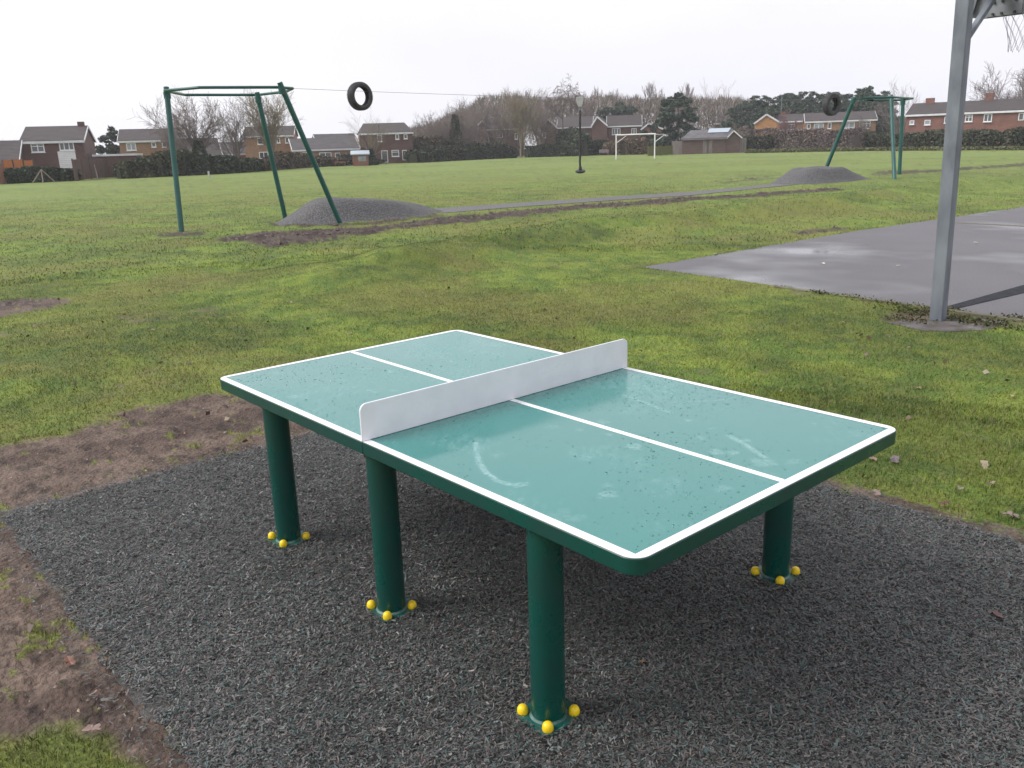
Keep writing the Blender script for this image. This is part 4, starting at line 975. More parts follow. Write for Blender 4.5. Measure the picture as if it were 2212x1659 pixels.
house('long red brick terrace with two chimneys at the far right', 2110, 126, -6, 1958, 2290, 245, 219, 9, 'brick_red', 'roof_brown',
      [(1997,259,2010,270,0,'window',True),(1965,260,1975,269,0,'window',True),(2085,248,2101,263,1,'window',False,True),(2125,246,2143,263,1),(2040,252,2054,266,1),(2200,244,2212,260,0,'door')],
      chim=((2010,212,1.0,4.5),(2139,201,0.95,4.5)), name='terrace_house')
fence('orange garden fence panel under the low roof at the far left', (float(D(8,370,88)[0]), float(D(8,370,88)[1])), (float(D(75,370,90)[0]), float(D(75,370,90)[1])), 1.95, 3, M['orange'], pm=M['fence'])

# ------------------------------------------------------------------ timber pavilion, goals, bins, bench
f = Face(1530, 128, 0)
SH = thing('timber_pavilion', 'weathered brown timber pavilion with a patched grey roof beside the right hedge', 'pavilion', (f.o[0],f.o[1],0), f.rz)
def fx(u, v, yo=0): return f.px(u, v, yo)
xl, zl = fx(1474,300); xr, zr = fx(1568,300); zE = fx(1520,299)[1]; dp = 5.0; xg = fx(1598,300,1.0)[0]
MB().box(xl, xr, 0, dp, -0.4, zE).build('wall', M['shed'], SH)
ap = fx(1585,283)
MB().prism_y([(xr+0.003,-0.4),(xg,-0.4),(xg,zE-0.05),(ap[0],ap[1]-0.08),(xr+0.003,zE-0.05)], 0.15, dp).build('gable_wall', M['shed'], SH)
zR = fx(1540,281.5,dp/2)[1]
r = MB(); xL2 = fx(1472,298)[0]; xRid = fx(1492,283,dp/2)[0]; xe = fx(1590,283,dp/2)[0]
P_ = [(xL2,-0.25,zE-0.05),(xr+0.2,-0.25,zE-0.05),(xe-0.4,dp/2,zR),(xRid,dp/2,zR)]
r.add(P_+[(a,b,c+0.12) for a,b,c in P_], [(0,3,2,1),(4,5,6,7),(0,1,5,4),(1,2,6,5),(2,3,7,6),(3,0,4,7)])
P_ = [(xL2,dp+0.25,zE-0.05),(xr+0.2,dp+0.25,zE-0.05),(xe-0.4,dp/2,zR),(xRid,dp/2,zR)]
r.add(P_+[(a,b,c+0.12) for a,b,c in P_], [(0,1,2,3),(4,7,6,5),(0,4,5,1),(1,5,6,2),(2,6,7,3),(3,7,4,0)])
r.build('roof', M['felt'], SH)
pa = [(xr+0.25,-0.12,zE-0.1),(ap[0],-0.12,ap[1]),(ap[0],dp,ap[1]),(xr+0.25,dp,zE-0.1)]
g2 = MB().add(pa+[(a,b,c+0.1) for a,b,c in pa], [(0,3,2,1),(4,5,6,7),(0,1,5,4),(1,2,6,5),(2,3,7,6),(3,0,4,7)])
pa = [(xg+0.25,-0.12,zE-0.1),(ap[0],-0.12,ap[1]),(ap[0],dp,ap[1]),(xg+0.25,dp,zE-0.1)]
g2.add(pa+[(a,b,c+0.1) for a,b,c in pa], [(0,1,2,3),(4,7,6,5),(0,4,5,1),(1,5,6,2),(2,6,7,3),(3,7,4,0)])
g2.build('gable_roof', M['felt'], SH)
bb = MB(); bb.bar((xr+0.1,-0.16,zE-0.1),(ap[0],-0.16,ap[1]+0.05),0.05,0.16); bb.bar((xg+0.3,-0.16,zE-0.12),(ap[0],-0.16,ap[1]+0.05),0.05,0.16); bb.build('bargeboard', M['fascia'], SH)
MB().box(xL2, xr+0.1, -0.32, -0.253, zE-0.17, zE-0.03).build('fascia', M['shed_grey'], SH)
pr = [fx(1535,287,1.6), fx(1585,283,2.2)]
MB().add([(pr[0][0]-0.4,1.2,zE+(zR-zE)*0.60),(pr[1][0]-0.8,1.2,zE+(zR-zE)*0.60),(pr[1][0]-0.4,2.45,zR+0.14),(pr[0][0]-0.2,2.45,zR+0.14)], [(0,1,2,3)]).build('roof_patch', M['glasshouse'], SH).location = (0,0,0.13)
for (ua, ub) in ((1518,1527),(1531,1539)):
    x0, z0 = fx(ua, 331); x1, z1 = fx(ub, 303)
    MB().box(x0, x1, -0.04, -0.002, z0, z1).build('door', M['shed_grey'], SH)
x0, z0 = fx(1555,308); x1, z1 = fx(1573,304)
x0, z0 = fx(1451,331,0.5); x1, z1 = fx(1474,304,0.5)
MB().box(x0, x1-0.01, 0.5, dp-0.5, -0.4, z1).build('side_store', M['shed_grey'], SH)
x0_, z0_ = fx(1598,331,0.3); x1_, z1_ = fx(1605,300,0.3)
MB().box(xg+0.01, xg+0.9, 0.6, dp-0.3, -0.4, zE-0.15).build('lean_to', M['shed_grey'], SH)

def goal(label, pl, pr_, r_, mt, hgt, arms):
    a, b = Vector((*pl, 0)), Vector((*pr_, 0)); t = thing('goalposts', label, 'goal', tuple((a+b)/2), 0, 'football goals on the field'); off = tuple((a+b)/2)
    MB().tube([a-Vector((0,0,0.1)), a+Vector((0,0,hgt))], r_, 10).build('upright', mt, t, smooth=True, off=off)
    MB().tube([b-Vector((0,0,0.1)), b+Vector((0,0,hgt))], r_, 10).build('upright', mt, t, smooth=True, off=off)
    d = (b-a).normalized()
    MB().tube([a+Vector((0,0,hgt))-d*r_, b+Vector((0,0,hgt))+d*r_], r_, 10).build('crossbar', mt, t, smooth=True, off=off)
    if arms:
        back = Vector((-d.y, d.x, 0));
        if (a-Vector(CAM)).dot(back) < 0: back = -back
        for q in (a, b):
            MB().tube([q+Vector((0,0,hgt-0.05)), q+back*1.3+d*0.9+Vector((0,0,hgt-0.1)), q+Vector((0,0,hgt-0.9))], 0.045, 8, caps=True).build('net_bracket', mt, t, smooth=True, off=off)
hg = float(D(1370, 295, 100)[2])
goal('large white football goal without a net standing on the field', gp(1331,344.5), gp(1414,342.5), 0.075, M['goal'], 2.72, True)
goal('small faded goal frame in front of the timber pavilion', gp(1506,331), gp(1552,329.5), 0.05, M['goal_old'], 2.35, False)

def bin_(u, v, label, w, h):
    x_, y_ = gp(u, v); t = thing('litter_bin', label, 'bin', (x_,y_,0), 0.3, 'litter bins at the edge of the field')
    MB().lathe([(w*0.8,0),(w,h*0.9),(w,h*0.92)], 16).build('bin_body', M['bin'], t, smooth=True)
    MB().lathe([(w*1.08,h*0.92),(w*1.05,h*0.98),(w*0.6,h)], 16).build('bin_lid', M['bin'], t, smooth=True)
bin_(266, 385, 'dark litter bin at the right end of the brown fence', 0.38, 0.95)
bin_(1691, 326, 'dark litter bin in front of the right hedge', 0.42, 1.35)
bin_(340*1.0, 383, 'squat dark bin against the left hedge', 0.2, 0.5) if False else None

f = Face(735, 112, 0); BN = thing('garden_bench', 'small reddish timber bench at the field edge right of the leaning leg', 'bench', (f.o[0],f.o[1],0), f.rz)
x0, z0 = f.px(722, 357); x1, z1 = f.px(747, 350)
MB().box(x0, x1, 0, 0.4, z0+0.25, z0+0.33).build('seat', M['fencered'], BN)
MB().box(x0, x1, 0.4, 0.46, z0+0.38, z1+0.1).build('backrest', M['fencered'], BN)
for xx in (x0+0.1, x1-0.18): MB().box(xx, xx+0.08, 0.05, 0.38, -0.1, z0+0.248).build('leg', M['fencered'], BN)
f = Face(1304, 140, 0); BN = thing('bench', 'low mauve grey bench against the hedge left of the goal', 'bench', (f.o[0],f.o[1],0), f.rz)
x0, z0 = f.px(1294, 336); x1, z1 = f.px(1315, 331)
MB().box(x0, x1, 0, 0.45, 0.42, 0.5).build('seat', M['oldbench'], BN); MB().box(x0, x1, 0.46, 0.52, 0.5, 0.95).build('backrest', M['oldbench'], BN)
for xx in (x0+0.1, x1-0.18): MB().box(xx, xx+0.08, 0.05, 0.42, -0.1, 0.418).build('leg', M['oldbench'], BN)

# ------------------------------------------------------------------ fences
fence('dark brown panel fence in front of the white panelled brick house', gp(163,391), gp(256,380.5), 1.85, 6, M['fence'])
fence('short reddish timber fence at the extreme left edge of the field', gp(-60,402), gp(14,397), 1.7, 4, M['fencered'])
fence('low pale garden fence below the doors of the brown house', gp(840,352), gp(893,347), 1.0, 4, M['shed_grey'])
fence('yellow green fence behind the right goal upright', gp(1400,337.5), gp(1452,334.5), 1.25, 4, mat('mossy_yellow_board', (0.13,0.135,0.03), (0.09,0.085,0.03), rough=0.9))
f = Face(88, 84.5, 0); TP = thing('pole_tripod', 'three pale timber poles leaned together in front of the left hedge', 'pole tripod', (f.o[0],f.o[1],0), f.rz)
tp = f.px(89, 366)
for (ub, vb) in ((69,394),(93,394),(120,392)):
    q = f.px(ub, vb); MB().tube([(q[0],0.0 if ub != 93 else -0.5,-0.05),(tp[0],0.05,tp[1])], 0.05, 8).build('pole', M['post'], TP)
f = Face(212, 90, 0); q = f.px(212, 384)
tag(MB().tube([tuple([*gp(212,388),0]),tuple([*gp(208,386),1.3])], 0.05, 6).build('marker_stake', M['post']), 'thin pale stake leaning against the dark brown fence', 'stake')
tag(MB().tube([(*gp(452,384),0),(*gp(452,384),0.55)], 0.08, 8).build('marker_post', M['palegrey']), 'short pale post at the foot of the laurel hedge', 'post')

# ------------------------------------------------------------------ foliage
LAUREL = [(0.030,0.052,0.028),(0.046,0.070,0.032),(0.072,0.092,0.040),(0.018,0.030,0.019)]
OLIVE = [(0.085,0.085,0.035),(0.11,0.10,0.045),(0.06,0.065,0.03),(0.13,0.10,0.06)]
BROWN = [(0.13,0.095,0.072),(0.10,0.072,0.058),(0.16,0.12,0.08),(0.075,0.055,0.045)]
PINE = [(0.036,0.070,0.050),(0.052,0.092,0.060),(0.024,0.050,0.038),(0.075,0.108,0.056)]
MIX = [(0.05,0.066,0.03),(0.085,0.075,0.045),(0.03,0.042,0.025),(0.12,0.088,0.062)]
def pick(pal, n, g): pal = np.array(pal); return pal[g.integers(0, len(pal), n)]*g.uniform(0.65, 1.3, (n,1))
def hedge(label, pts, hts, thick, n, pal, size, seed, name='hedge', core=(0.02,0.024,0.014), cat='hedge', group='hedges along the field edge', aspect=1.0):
    g = np.random.default_rng(seed); P2 = np.array(pts); H_ = np.array(hts)
    seg = np.linalg.norm(np.diff(P2, axis=0), axis=1); cum = np.concatenate([[0], np.cumsum(seg)]); Lt = cum[-1]
    t = g.uniform(0, Lt, n); X_ = np.interp(t, cum, P2[:,0]); Y_ = np.interp(t, cum, P2[:,1]); Hh = np.interp(t, cum, H_)
    hump = 0.72+0.55*fbm(t, t*0, 0.35, seed, 4)
    idx = np.clip(np.searchsorted(cum, t)-1, 0, len(seg)-1); dr = np.diff(P2, axis=0)[idx]/seg[idx][:, None]
    nr_ = np.stack([-dr[:,1], dr[:,0]], -1)
    s_ = g.uniform(-1, 1, n); zf = g.random(n)**0.75
    shell = g.random(n) < 0.7
    zf = np.where(shell & (g.random(n) < 0.3), 0.9+0.12*g.random(n), zf)
    s_ = np.where(shell & (zf < 0.9), np.sign(s_)*(0.8+0.3*g.random(n)), s_)
    bul = 0.85+0.35*fbm(t+zf*3, zf*2, 0.8, seed+5, 3)
    off = s_*thick/2*bul*np.where(zf > 0.85, 0.8, 1.0)
    P3 = np.stack([X_+nr_[:,0]*off, Y_+nr_[:,1]*off, zf*Hh*hump], -1)
    o3 = np.array([P2[0,0], P2[0,1], 0]); c = pick(pal, n, g)
    cl = fbm(t*0.7, zf*2, 1.1, seed+9, 3); c = c*(0.65+0.7*cl)[:, None]
    tt = thing(name, label, cat, tuple(o3), 0, group)
    link('foliage', np_mesh('foliage', *leafquads(P3-o3, size, c, seed+1, aspect=aspect)), M['leaf'], tt)
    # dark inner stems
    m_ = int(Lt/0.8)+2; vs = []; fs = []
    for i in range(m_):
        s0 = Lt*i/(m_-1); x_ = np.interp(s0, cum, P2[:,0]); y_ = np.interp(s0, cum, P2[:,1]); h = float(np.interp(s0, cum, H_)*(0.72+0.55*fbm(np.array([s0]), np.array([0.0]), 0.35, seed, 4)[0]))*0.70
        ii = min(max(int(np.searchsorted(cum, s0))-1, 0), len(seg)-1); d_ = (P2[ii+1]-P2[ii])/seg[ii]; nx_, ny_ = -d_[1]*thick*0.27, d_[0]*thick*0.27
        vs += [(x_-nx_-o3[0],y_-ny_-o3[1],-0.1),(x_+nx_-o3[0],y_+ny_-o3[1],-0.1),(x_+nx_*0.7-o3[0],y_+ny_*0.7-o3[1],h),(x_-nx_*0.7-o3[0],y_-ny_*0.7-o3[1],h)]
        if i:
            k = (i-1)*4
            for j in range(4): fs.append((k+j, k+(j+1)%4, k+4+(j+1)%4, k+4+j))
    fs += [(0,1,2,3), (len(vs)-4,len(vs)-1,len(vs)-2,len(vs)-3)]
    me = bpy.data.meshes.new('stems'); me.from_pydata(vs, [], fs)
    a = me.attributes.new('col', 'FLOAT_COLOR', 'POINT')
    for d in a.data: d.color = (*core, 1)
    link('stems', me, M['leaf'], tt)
    return tt
def hz(u, vb, vt):   # height above ground of a sight line standing on the spot seen at (u, vb)
    q = G(u, vb); dd = math.hypot(q[0]-CAM[0], q[1]-CAM[1]); return float(D(u, vt, dd)[2])
def hl(label, uvs, thick, n, pal, size, seed, **kw):
    return hedge(label, [gp(u, vb) for u, vb, vt in uvs], [hz(u, vb, vt) for u, vb, vt in uvs], thick, n, pal, size, seed, **kw)
hl('clipped dark green hedge behind the pole tripod', [(5,397,366),(90,394,364),(166,390,362)], 1.2, 5000, LAUREL, 0.28, 1)
hl('rough olive brown hedge between the fence and the leftmost tower leg', [(258,386,352),(300,384,338),(350,382,332),(395,379,330)], 2.0, 7000, OLIVE+LAUREL, 0.30, 2)
hl('dark laurel hedge inside the left tower frame', [(345,380,340),(400,379,330),(450,377,336),(500,374,338),(540,371,345),(575,368,352)], 2.2, 11000, LAUREL, 0.30, 3)
hl('brown winter hedge between the leaning tower legs', [(560,370,345),(620,365,328),(660,362,335),(700,360,340),(760,357,342)], 1.6, 6500, BROWN+OLIVE, 0.26, 4, core=(0.05,0.04,0.03))
hl('ragged low shrubs between the bench and the brown house', [(745,358,332),(780,356,340),(815,354,345),(850,352,346)], 1.5, 3500, MIX, 0.26, 5, core=(0.04,0.035,0.025))
hl('tall brown thicket right of the brown house with two doors', [(888,350,302),(930,348,288),(975,346,292),(1010,344,300)], 4.0, 12000, BROWN+OLIVE, 0.34, 6, core=(0.05,0.04,0.032))
hl('dark green shrubs below the tall brown thicket', [(893,352,322),(940,349,320),(1000,346,316),(1060,343,312),(1112,341,316)], 2.4, 11000, LAUREL+[(0.06,0.05,0.035)], 0.32, 7)
hl('dark hedge right of the pale trunked tree', [(1138,340,312),(1180,338.5,310),(1225,337.5,308),(1262,337,305)], 2.2, 8000, LAUREL, 0.32, 8)
hl('bushy evergreen under the birch left of the seat', [(1215,337,290),(1235,337,272),(1262,337,288)], 2.6, 5000, LAUREL+[(0.05,0.05,0.03)], 0.34, 9)
hl('squared dark green hedge left of the big goal', [(1264,336,304),(1312,334.5,303)], 2.2, 4500, LAUREL, 0.30, 10)
hl('brown twiggy hedge seen through the big goal', [(1312,335,308),(1350,334.5,305),(1400,333,306)], 2.0, 7000, [(0.17,0.125,0.08),(0.13,0.095,0.065),(0.20,0.15,0.09)], 0.26, 11, core=(0.08,0.06,0.045))
hl('dark maroon clipped shrubs behind the right goal upright', [(1398,330,300),(1450,328,300)], 2.0, 3000, [(0.07,0.045,0.04),(0.05,0.035,0.03),(0.09,0.06,0.05)], 0.3, 12)
hl('long mixed hedge from the pavilion to the right edge of the field', [(1603,329,295),(1700,326,292),(1800,324,290),(1900,323,288),(2000,322,286),(2100,322,283),(2230,321,276),(2330,320,272)], 2.6, 34000, MIX+LAUREL, 0.28, 13, core=(0.035,0.03,0.022))
hl('bare mauve twiggy growth topping the hedge right of the pavilion', [(1600,328,272),(1660,327,276),(1740,326,280),(1850,325,282)], 2.4, 9000, [(0.15,0.115,0.11),(0.12,0.09,0.09),(0.17,0.13,0.11)], 0.24, 14, core=(0.08,0.065,0.06))
hl('rank pale grass and bramble bank along the foot of the right hedge', [(1610,331,323),(1800,327,320),(2000,325,318),(2230,324,317)], 1.2, 7000, [(0.12,0.14,0.05),(0.10,0.11,0.045),(0.15,0.13,0.07)], 0.22, 15, name='hedge_bank', core=(0.08,0.09,0.03))

def clumps(spec, n, size, pal, seed, flat=0.55):
    """leaf clumps: spec = list of (x,y,z,r) lobes in unit space"""
    g = np.random.default_rng(seed); spec = np.array(spec); sub = []
    for q in spec:
        for _ in range(9):
            d = g.normal(size=3); d /= np.linalg.norm(d); sub.append((*(q[:3]+d*q[3]*0.72*np.array([1.15,1.15,flat*1.1])), q[3]*g.uniform(0.28,0.55)))
    spec = np.array(sub); w = spec[:,3]**2; k = g.choice(len(spec), n, p=w/w.sum())
    d = g.normal(size=(n,3)); d /= np.linalg.norm(d, axis=1)[:, None]; rr_ = spec[k,3]*(0.55+0.5*g.random(n))
    P_ = spec[k,:3]+d*rr_[:, None]*np.array([1,1,flat]); c = pick(pal, n, g)*(0.75+0.5*g.random(len(spec))[k])[:, None]
    return leafquads(P_, size*0.85, c, seed+1, aspect=1.7)

# bare trees -----------------------------------------------------------
def grow(seed, style):
    rr = random.Random(seed); segs = []
    P = dict(round=dict(th=0.16, lv=5, ang=38, up=0.10, ratio=0.66, first=0.46, kids=4, jit=0.16, r0=0.022),
             upright=dict(th=0.30, lv=4, ang=24, up=0.16, ratio=0.50, first=0.62, kids=5, jit=0.10, r0=0.016),
             fan=dict(th=0.16, lv=4, ang=30, up=0.03, ratio=0.62, first=0.62, kids=4, jit=0.09, r0=0.020),
             multi=dict(th=0.05, lv=5, ang=30, up=0.14, ratio=0.60, first=0.50, kids=4, jit=0.14, r0=0.022),
             birch=dict(th=0.30, lv=5, ang=42, up=-0.02, ratio=0.60, first=0.38, kids=4, jit=0.16, r0=0.014))[style]
    def br(p, d, L, r, lev):
        ns = 4 if lev < 2 else 3; kids = P['kids'] if lev > 0 else P['kids']+2
        for i in range(ns):
            up = P['up'] if style != 'birch' or lev < 3 else -0.28
            d = (d+Vector((rr.uniform(-1,1), rr.uniform(-1,1), rr.uniform(-1,1)))*P['jit']+Vector((0,0,up))).normalized()
            p2 = p+d*L/ns; r2 = max(r*(1-0.62*(i+1)/ns), 0.00085); r1 = max(r*(1-0.62*i/ns), 0.00085)
            segs.append((p, p2, r1, r2, lev)); p = p2
            if lev < P['lv'] and (i > 0 or lev > 0):
                m_ = kids/(ns-0.5); m_ = int(m_)+(1 if rr.random() < m_-int(m_) else 0)
                for _ in range(m_):
                    ax = d.orthogonal().normalized(); ax.rotate(Matrix.Rotation(rr.uniform(0,2*PI), 3, d))
                    nd = d.copy(); nd.rotate(Matrix.Rotation(math.radians(P['ang']*rr.uniform(0.6,1.35)), 3, ax))
                    br(p, nd, L*P['ratio']*rr.uniform(0.75,1.15), max(r2*0.62, 0.00085), lev+1)
    base = Vector((0,0,0)); d0 = Vector((rr.uniform(-0.06,0.06), rr.uniform(-0.06,0.06), 1)).normalized(); tp = d0*P['th']
    segs.append((base, tp*0.5, P['r0']*1.25, P['r0']*1.05, 0)); segs.append((tp*0.5, tp, P['r0']*1.05, P['r0'], 0))
    if style in ('round', 'fan', 'multi'):
        nl_ = 6 if style == 'fan' else 5
        for i in range(nl_):
            a = 2*PI*i/nl_+rr.uniform(-0.3,0.3); tilt = rr.uniform(0.15,0.55) if style == 'round' else rr.uniform(0.18,0.75) if style == 'fan' else rr.uniform(0.12,0.5)
            br(tp*rr.uniform(0.8,1.0) if style != 'multi' else Vector((0.02*math.cos(a),0.02*math.sin(a),0.02)), Vector((math.cos(a)*math.sin(tilt), math.sin(a)*math.sin(tilt), math.cos(tilt))), P['first']*rr.uniform(0.8,1.1), P['r0']*0.6, 1)
    else: br(tp, d0, P['first'], P['r0'], 0)
    hgt = max(s[1].z for s in segs)
    return [(a/hgt, b/hgt, r1/hgt, r2/hgt, l) for a, b, r1, r2, l in segs]
def segmesh(name, segs, sides, rscale):
    n = len(segs); A_ = np.array([s[0] for s in segs]); B_ = np.array([s[1] for s in segs]); ra = np.array([s[2] for s in segs])*rscale; rb = np.array([s[3] for s in segs])*rscale
    d = B_-A_; d /= np.linalg.norm(d, axis=1)[:, None]+1e-9
    up = np.where(np.abs(d[:,2:3]) < 0.9, np.array([[0,0,1.0]]), np.array([[1.0,0,0]])); x_ = np.cross(d, up); x_ /= np.linalg.norm(x_, axis=1)[:, None]; y_ = np.cross(d, x_)
    vs = []
    for (C_, r_) in ((A_, ra), (B_, rb)):
        for j in range(sides): a = 2*PI*j/sides; vs.append(C_+(x_*math.cos(a)+y_*math.sin(a))*r_[:, None])
    V_ = np.stack(vs, 1).reshape(-1,3); k = np.arange(n)*2*sides
    F_ = np.concatenate([np.stack([k+j, k+(j+1)%sides, k+sides+(j+1)%sides, k+sides+j], -1) for j in range(sides)])
    return np_mesh(name, V_, F_)
TREES = {}
def bare_mesh(key, seed, style, mats):
    segs = grow(seed, style)
    tr = segmesh('trunk', [s for s in segs if s[4] <= 1], 7, 1.0); tw = segmesh('crown', [s for s in segs if s[4] > 1], 3, 1.85)
    tr.materials.append(M[mats[0]]); tw.materials.append(M[mats[1]]); TREES[key] = (tr, tw)
for args in (('roundA', 1, 'round', ('bark','twig')), ('roundB', 5, 'round', ('bark','twig')), ('roundC', 9, 'round', ('bark_far','twig')), ('multiA', 4, 'multi', ('bark_tan','bark_tan')), ('tan', 33, 'round', ('bark_tan','bark_tan')), ('roundD', 44, 'round', ('bark','twig')),
             ('multiB', 14, 'multi', ('bark_tan','bark_tan')), ('upA', 3, 'upright', ('bark_far','bark_far')), ('upB', 8, 'upright', ('bark_far','twig')), ('upC', 12, 'upright', ('bark_far','bark_far')),
             ('fan', 6, 'fan', ('bark_far','bark_far')), ('fanB', 16, 'fan', ('bark','bark_tan')), ('birch', 2, 'birch', ('bark','twig')), ('redA', 21, 'multi', ('twig_red','twig_red'))): bare_mesh(*args)
def bare_tree(key, u, d, vtop, label, wide=1.0, rz=0.0, group='bare winter trees', name='bare_tree', sink=0.2):
    q = D(u, 320, d); h = float(D(u, vtop, d)[2])+sink
    t = thing(name, label, 'tree', (q[0], q[1], -sink), rz, group); t.scale = (h*wide, h*wide, h)
    for nm, me in zip(('trunk', 'crown'), TREES[key]):
        o = bpy.data.objects.new(nm, me); COL.objects.link(o); o.parent = t
    return t
bare_tree('roundA', 425, 98, 186, 'tall spreading bare tree just right of the leftmost tower leg', 0.95, 0.3)
bare_tree('roundB', 508, 104, 198, 'bare tree standing in the middle of the left tower frame', 0.9, 1.2)
bare_tree('tan', 585, 102, 184, 'multi stemmed bare tree behind the middle leg of the left tower', 0.95, 2.0)
bare_tree('roundC', 375, 108, 235, 'smaller bare tree behind the leftmost tower leg', 0.7, 2.2)
bare_tree('fanB', 803, 116, 222, 'thin bare tree rising behind the hanging tyre in front of the brown house', 0.85, 0.7)
bare_tree('roundC', -18, 120, 266, 'bare tree at the extreme left edge above the low roof', 0.8, 0.7)
bare_tree('roundB', 985, 135, 204, 'bare tree with ivy clad trunk left of the wood', 1.05, 3.0)
bare_tree('roundA', 925, 138, 258, 'low bushy bare tree in front of the brown thicket', 0.85, 4.0)
bare_tree('tan', 1125, 145, 181, 'pale trunked multi stemmed tree standing at the hedge line in the centre', 0.85, 1.0)
bare_tree('upB', 1060, 160, 205, 'slender bare tree left of the pale trunked tree', 1.1, 2.0)
bare_tree('roundD', 1085, 158, 200, 'grey bare tree with a full crown close left of the pale trunked tree', 0.95, 1.4)
bare_tree('roundD', 1020, 150, 240, 'low full crowned bare tree over the right part of the thicket', 1.1, 3.4)
bare_tree('roundA', 955, 142, 232, 'bare tree rising between the low bushy tree and the ivy clad trunk', 1.0, 0.9)
bare_tree('roundB', 1040, 168, 200, 'pale bare crown above the small brown gable', 1.1, 4.4)
bare_tree('upA', 1130, 175, 190, 'tall slender leafless tree directly behind the pale trunked tree', 1.0, 4.1)
bare_tree('roundC', 1165, 158, 200, 'grey bare tree overlapping the right side of the pale trunked tree', 0.95, 2.4)
bare_tree('roundD', 1262, 175, 196, 'mauve bare tree immediately right of the drooping birch', 0.8, 5.4)
bare_tree('fanB', 905, 140, 272, 'low bare bush at the left end of the brown thicket', 1.3, 1.0)
bare_tree('roundC', 1035, 165, 215, 'bare tree crowding behind the half hidden brown house', 0.75, 5.0)
bare_tree('upC', 1165, 165, 205, 'narrow bare tree between the pale trunk and the birch', 0.9, 3.0)
bare_tree('birch', 1215, 150, 160, 'tall drooping birch behind the white bargeboarded gable', 0.8, 0.5)
bare_tree('fan', 1545, 205, 162, 'tall fan shaped bare tree rising above the wood behind the pavilion', 0.75, 0.4)
bare_tree('fan', 1945, 140, 163, 'round headed bare tree behind the distant tower', 0.8, 2.4)
bare_tree('roundA', 2178, 138, 130, 'large bare tree rising above the red brick terrace at far right', 1.05, 5.1)
bare_tree('roundB', 2100, 142, 205, 'low bare tree behind the terrace chimney', 0.8, 2.1)
bare_tree('redA', 1700, 146, 232, 'reddish twiggy tree beside the orange brick gable', 0.8, 0.2)
bare_tree('redA', 1755, 148, 245, 'lower reddish twiggy bush left of the long brick bungalow', 1.0, 1.9)
bare_tree('multiA', 1600, 150, 262, 'olive bare shrub tree in front of the small hipped house', 1.1, 2.9)
bare_tree('roundC', 1860, 138, 245, 'bare tree in front of the long brick bungalow beside the tower', 0.9, 3.9)
rr = random.Random(5)
for i, u in enumerate(sorted([1275,1300,1330,1352,1400,1415,1432,1478,1492,1262,1100,1085,1380])):
    vt = {1275:185,1300:193,1330:190,1352:200,1400:178,1415:172,1432:190,1478:180,1492:176,1262:195,1100:195,1085:190,1380:203}[u]
    bare_tree(('upA','upB','upC')[i % 3], u, 215+rr.uniform(-12,12), vt, 'slender leafless tree on the wood skyline, %s from the left' % ['first','second','third','fourth','fifth','sixth','seventh','eighth','ninth','tenth','eleventh','twelfth','thirteenth'][i], 0.85, rr.uniform(0,6), group='slender trees above the wood')

# ivy on the trunk of the bare tree
def ivy(u, d, v0, v1, rad, label, seed, n=2500):
    q = D(u, 320, d); z0 = 0.0; z1 = float(D(u, v1, d)[2]); g = np.random.default_rng(seed)
    zz_ = g.uniform(z0, z1, n); a = g.uniform(0, 2*PI, n); zz_ = z1*(zz_/z1)**1.25; r_ = rad*(0.4+0.7*g.random(n)**0.7)*(1.35-1.05*zz_/z1)*(0.45+1.1*fbm(zz_, a*1.3, 0.55, seed, 3))
    P_ = np.stack([r_*np.cos(a), r_*np.sin(a), zz_], -1); c = pick(LAUREL+[(0.04,0.062,0.022)], n, g)
    o = link('ivy', np_mesh('ivy', *leafquads(P_, 0.32, c, seed)), M['leaf'], loc=(q[0], q[1], 0)); tag(o, label, 'ivy', 'ivy on tree trunks')
ivy(985, 134.5, 340, 248, 1.1, 'dense dark ivy climbing the trunk of the bare tree in the thicket', 4, 4500)
ivy(1220, 149.5, 338, 285, 0.8, 'ivy sleeve round the lower trunk of the birch', 5, 1500)
ivy(800, 115.5, 352, 322, 0.6, 'ivy round the foot of the thin bare tree by the brown house', 6, 900)
ivy(430, 97.5, 378, 305, 0.9, 'dark ivy bulk on the trunk of the tall spreading tree', 7, 1600)

# evergreens ------------------------------------------------------------
def evergreen(label, u, d, vtop, lobes, n, size, pal, seed, name='evergreen_tree', group='evergreen trees', wide=1.0, trunk=0.5):
    q = D(u, 320, d); h = float(D(u, vtop, d)[2]); t = thing(name, label, 'tree', (q[0], q[1], 0), 0, group)
    a = math.atan2(q[1]-CAM[1], q[0]-CAM[0])-PI/2; t.rotation_euler = (0,0,a)
    lob = [(x*h*wide, y*h*wide, z*h, r_*h) for x, y, z, r_ in lobes]
    link('crown', np_mesh('crown', *clumps(lob, n, size, pal, seed)), M['leaf'], t)
    MB().tube([(0,0,-0.2),(0.02*h,0,h*0.4),(0,0,h*0.8)], [0.025*h,0.018*h,0.006*h], 8).build('trunk', M['bark'], t, smooth=True)
    return t
rg = random.Random(3)
pine_l = [(0.0,0,0.90,0.11),(-0.12,0.02,0.82,0.13),(0.10,0,0.84,0.12),(0.0,-.05,0.74,0.16),(-0.2,0,0.66,0.13),(0.17,0,0.70,0.12),(-0.1,-.1,0.58,0.16),(0.15,-.08,0.56,0.14),(0.26,0,0.52,0.10),(-0.26,0,0.50,0.11),(0.0,-.1,0.42,0.17),(-0.18,-.05,0.34,0.15),(0.2,0,0.36,0.14),(0.3,0,0.28,0.13),(-0.28,0,0.22,0.13),(0.05,0,0.24,0.18),(0.36,0,0.16,0.12),(-0.1,0,0.12,0.16)]
evergreen('big dark green pine with layered boughs behind the left end of the pavilion', 1462, 140, 196, pine_l, 11000, 0.36, PINE, 3, name='pine_tree')
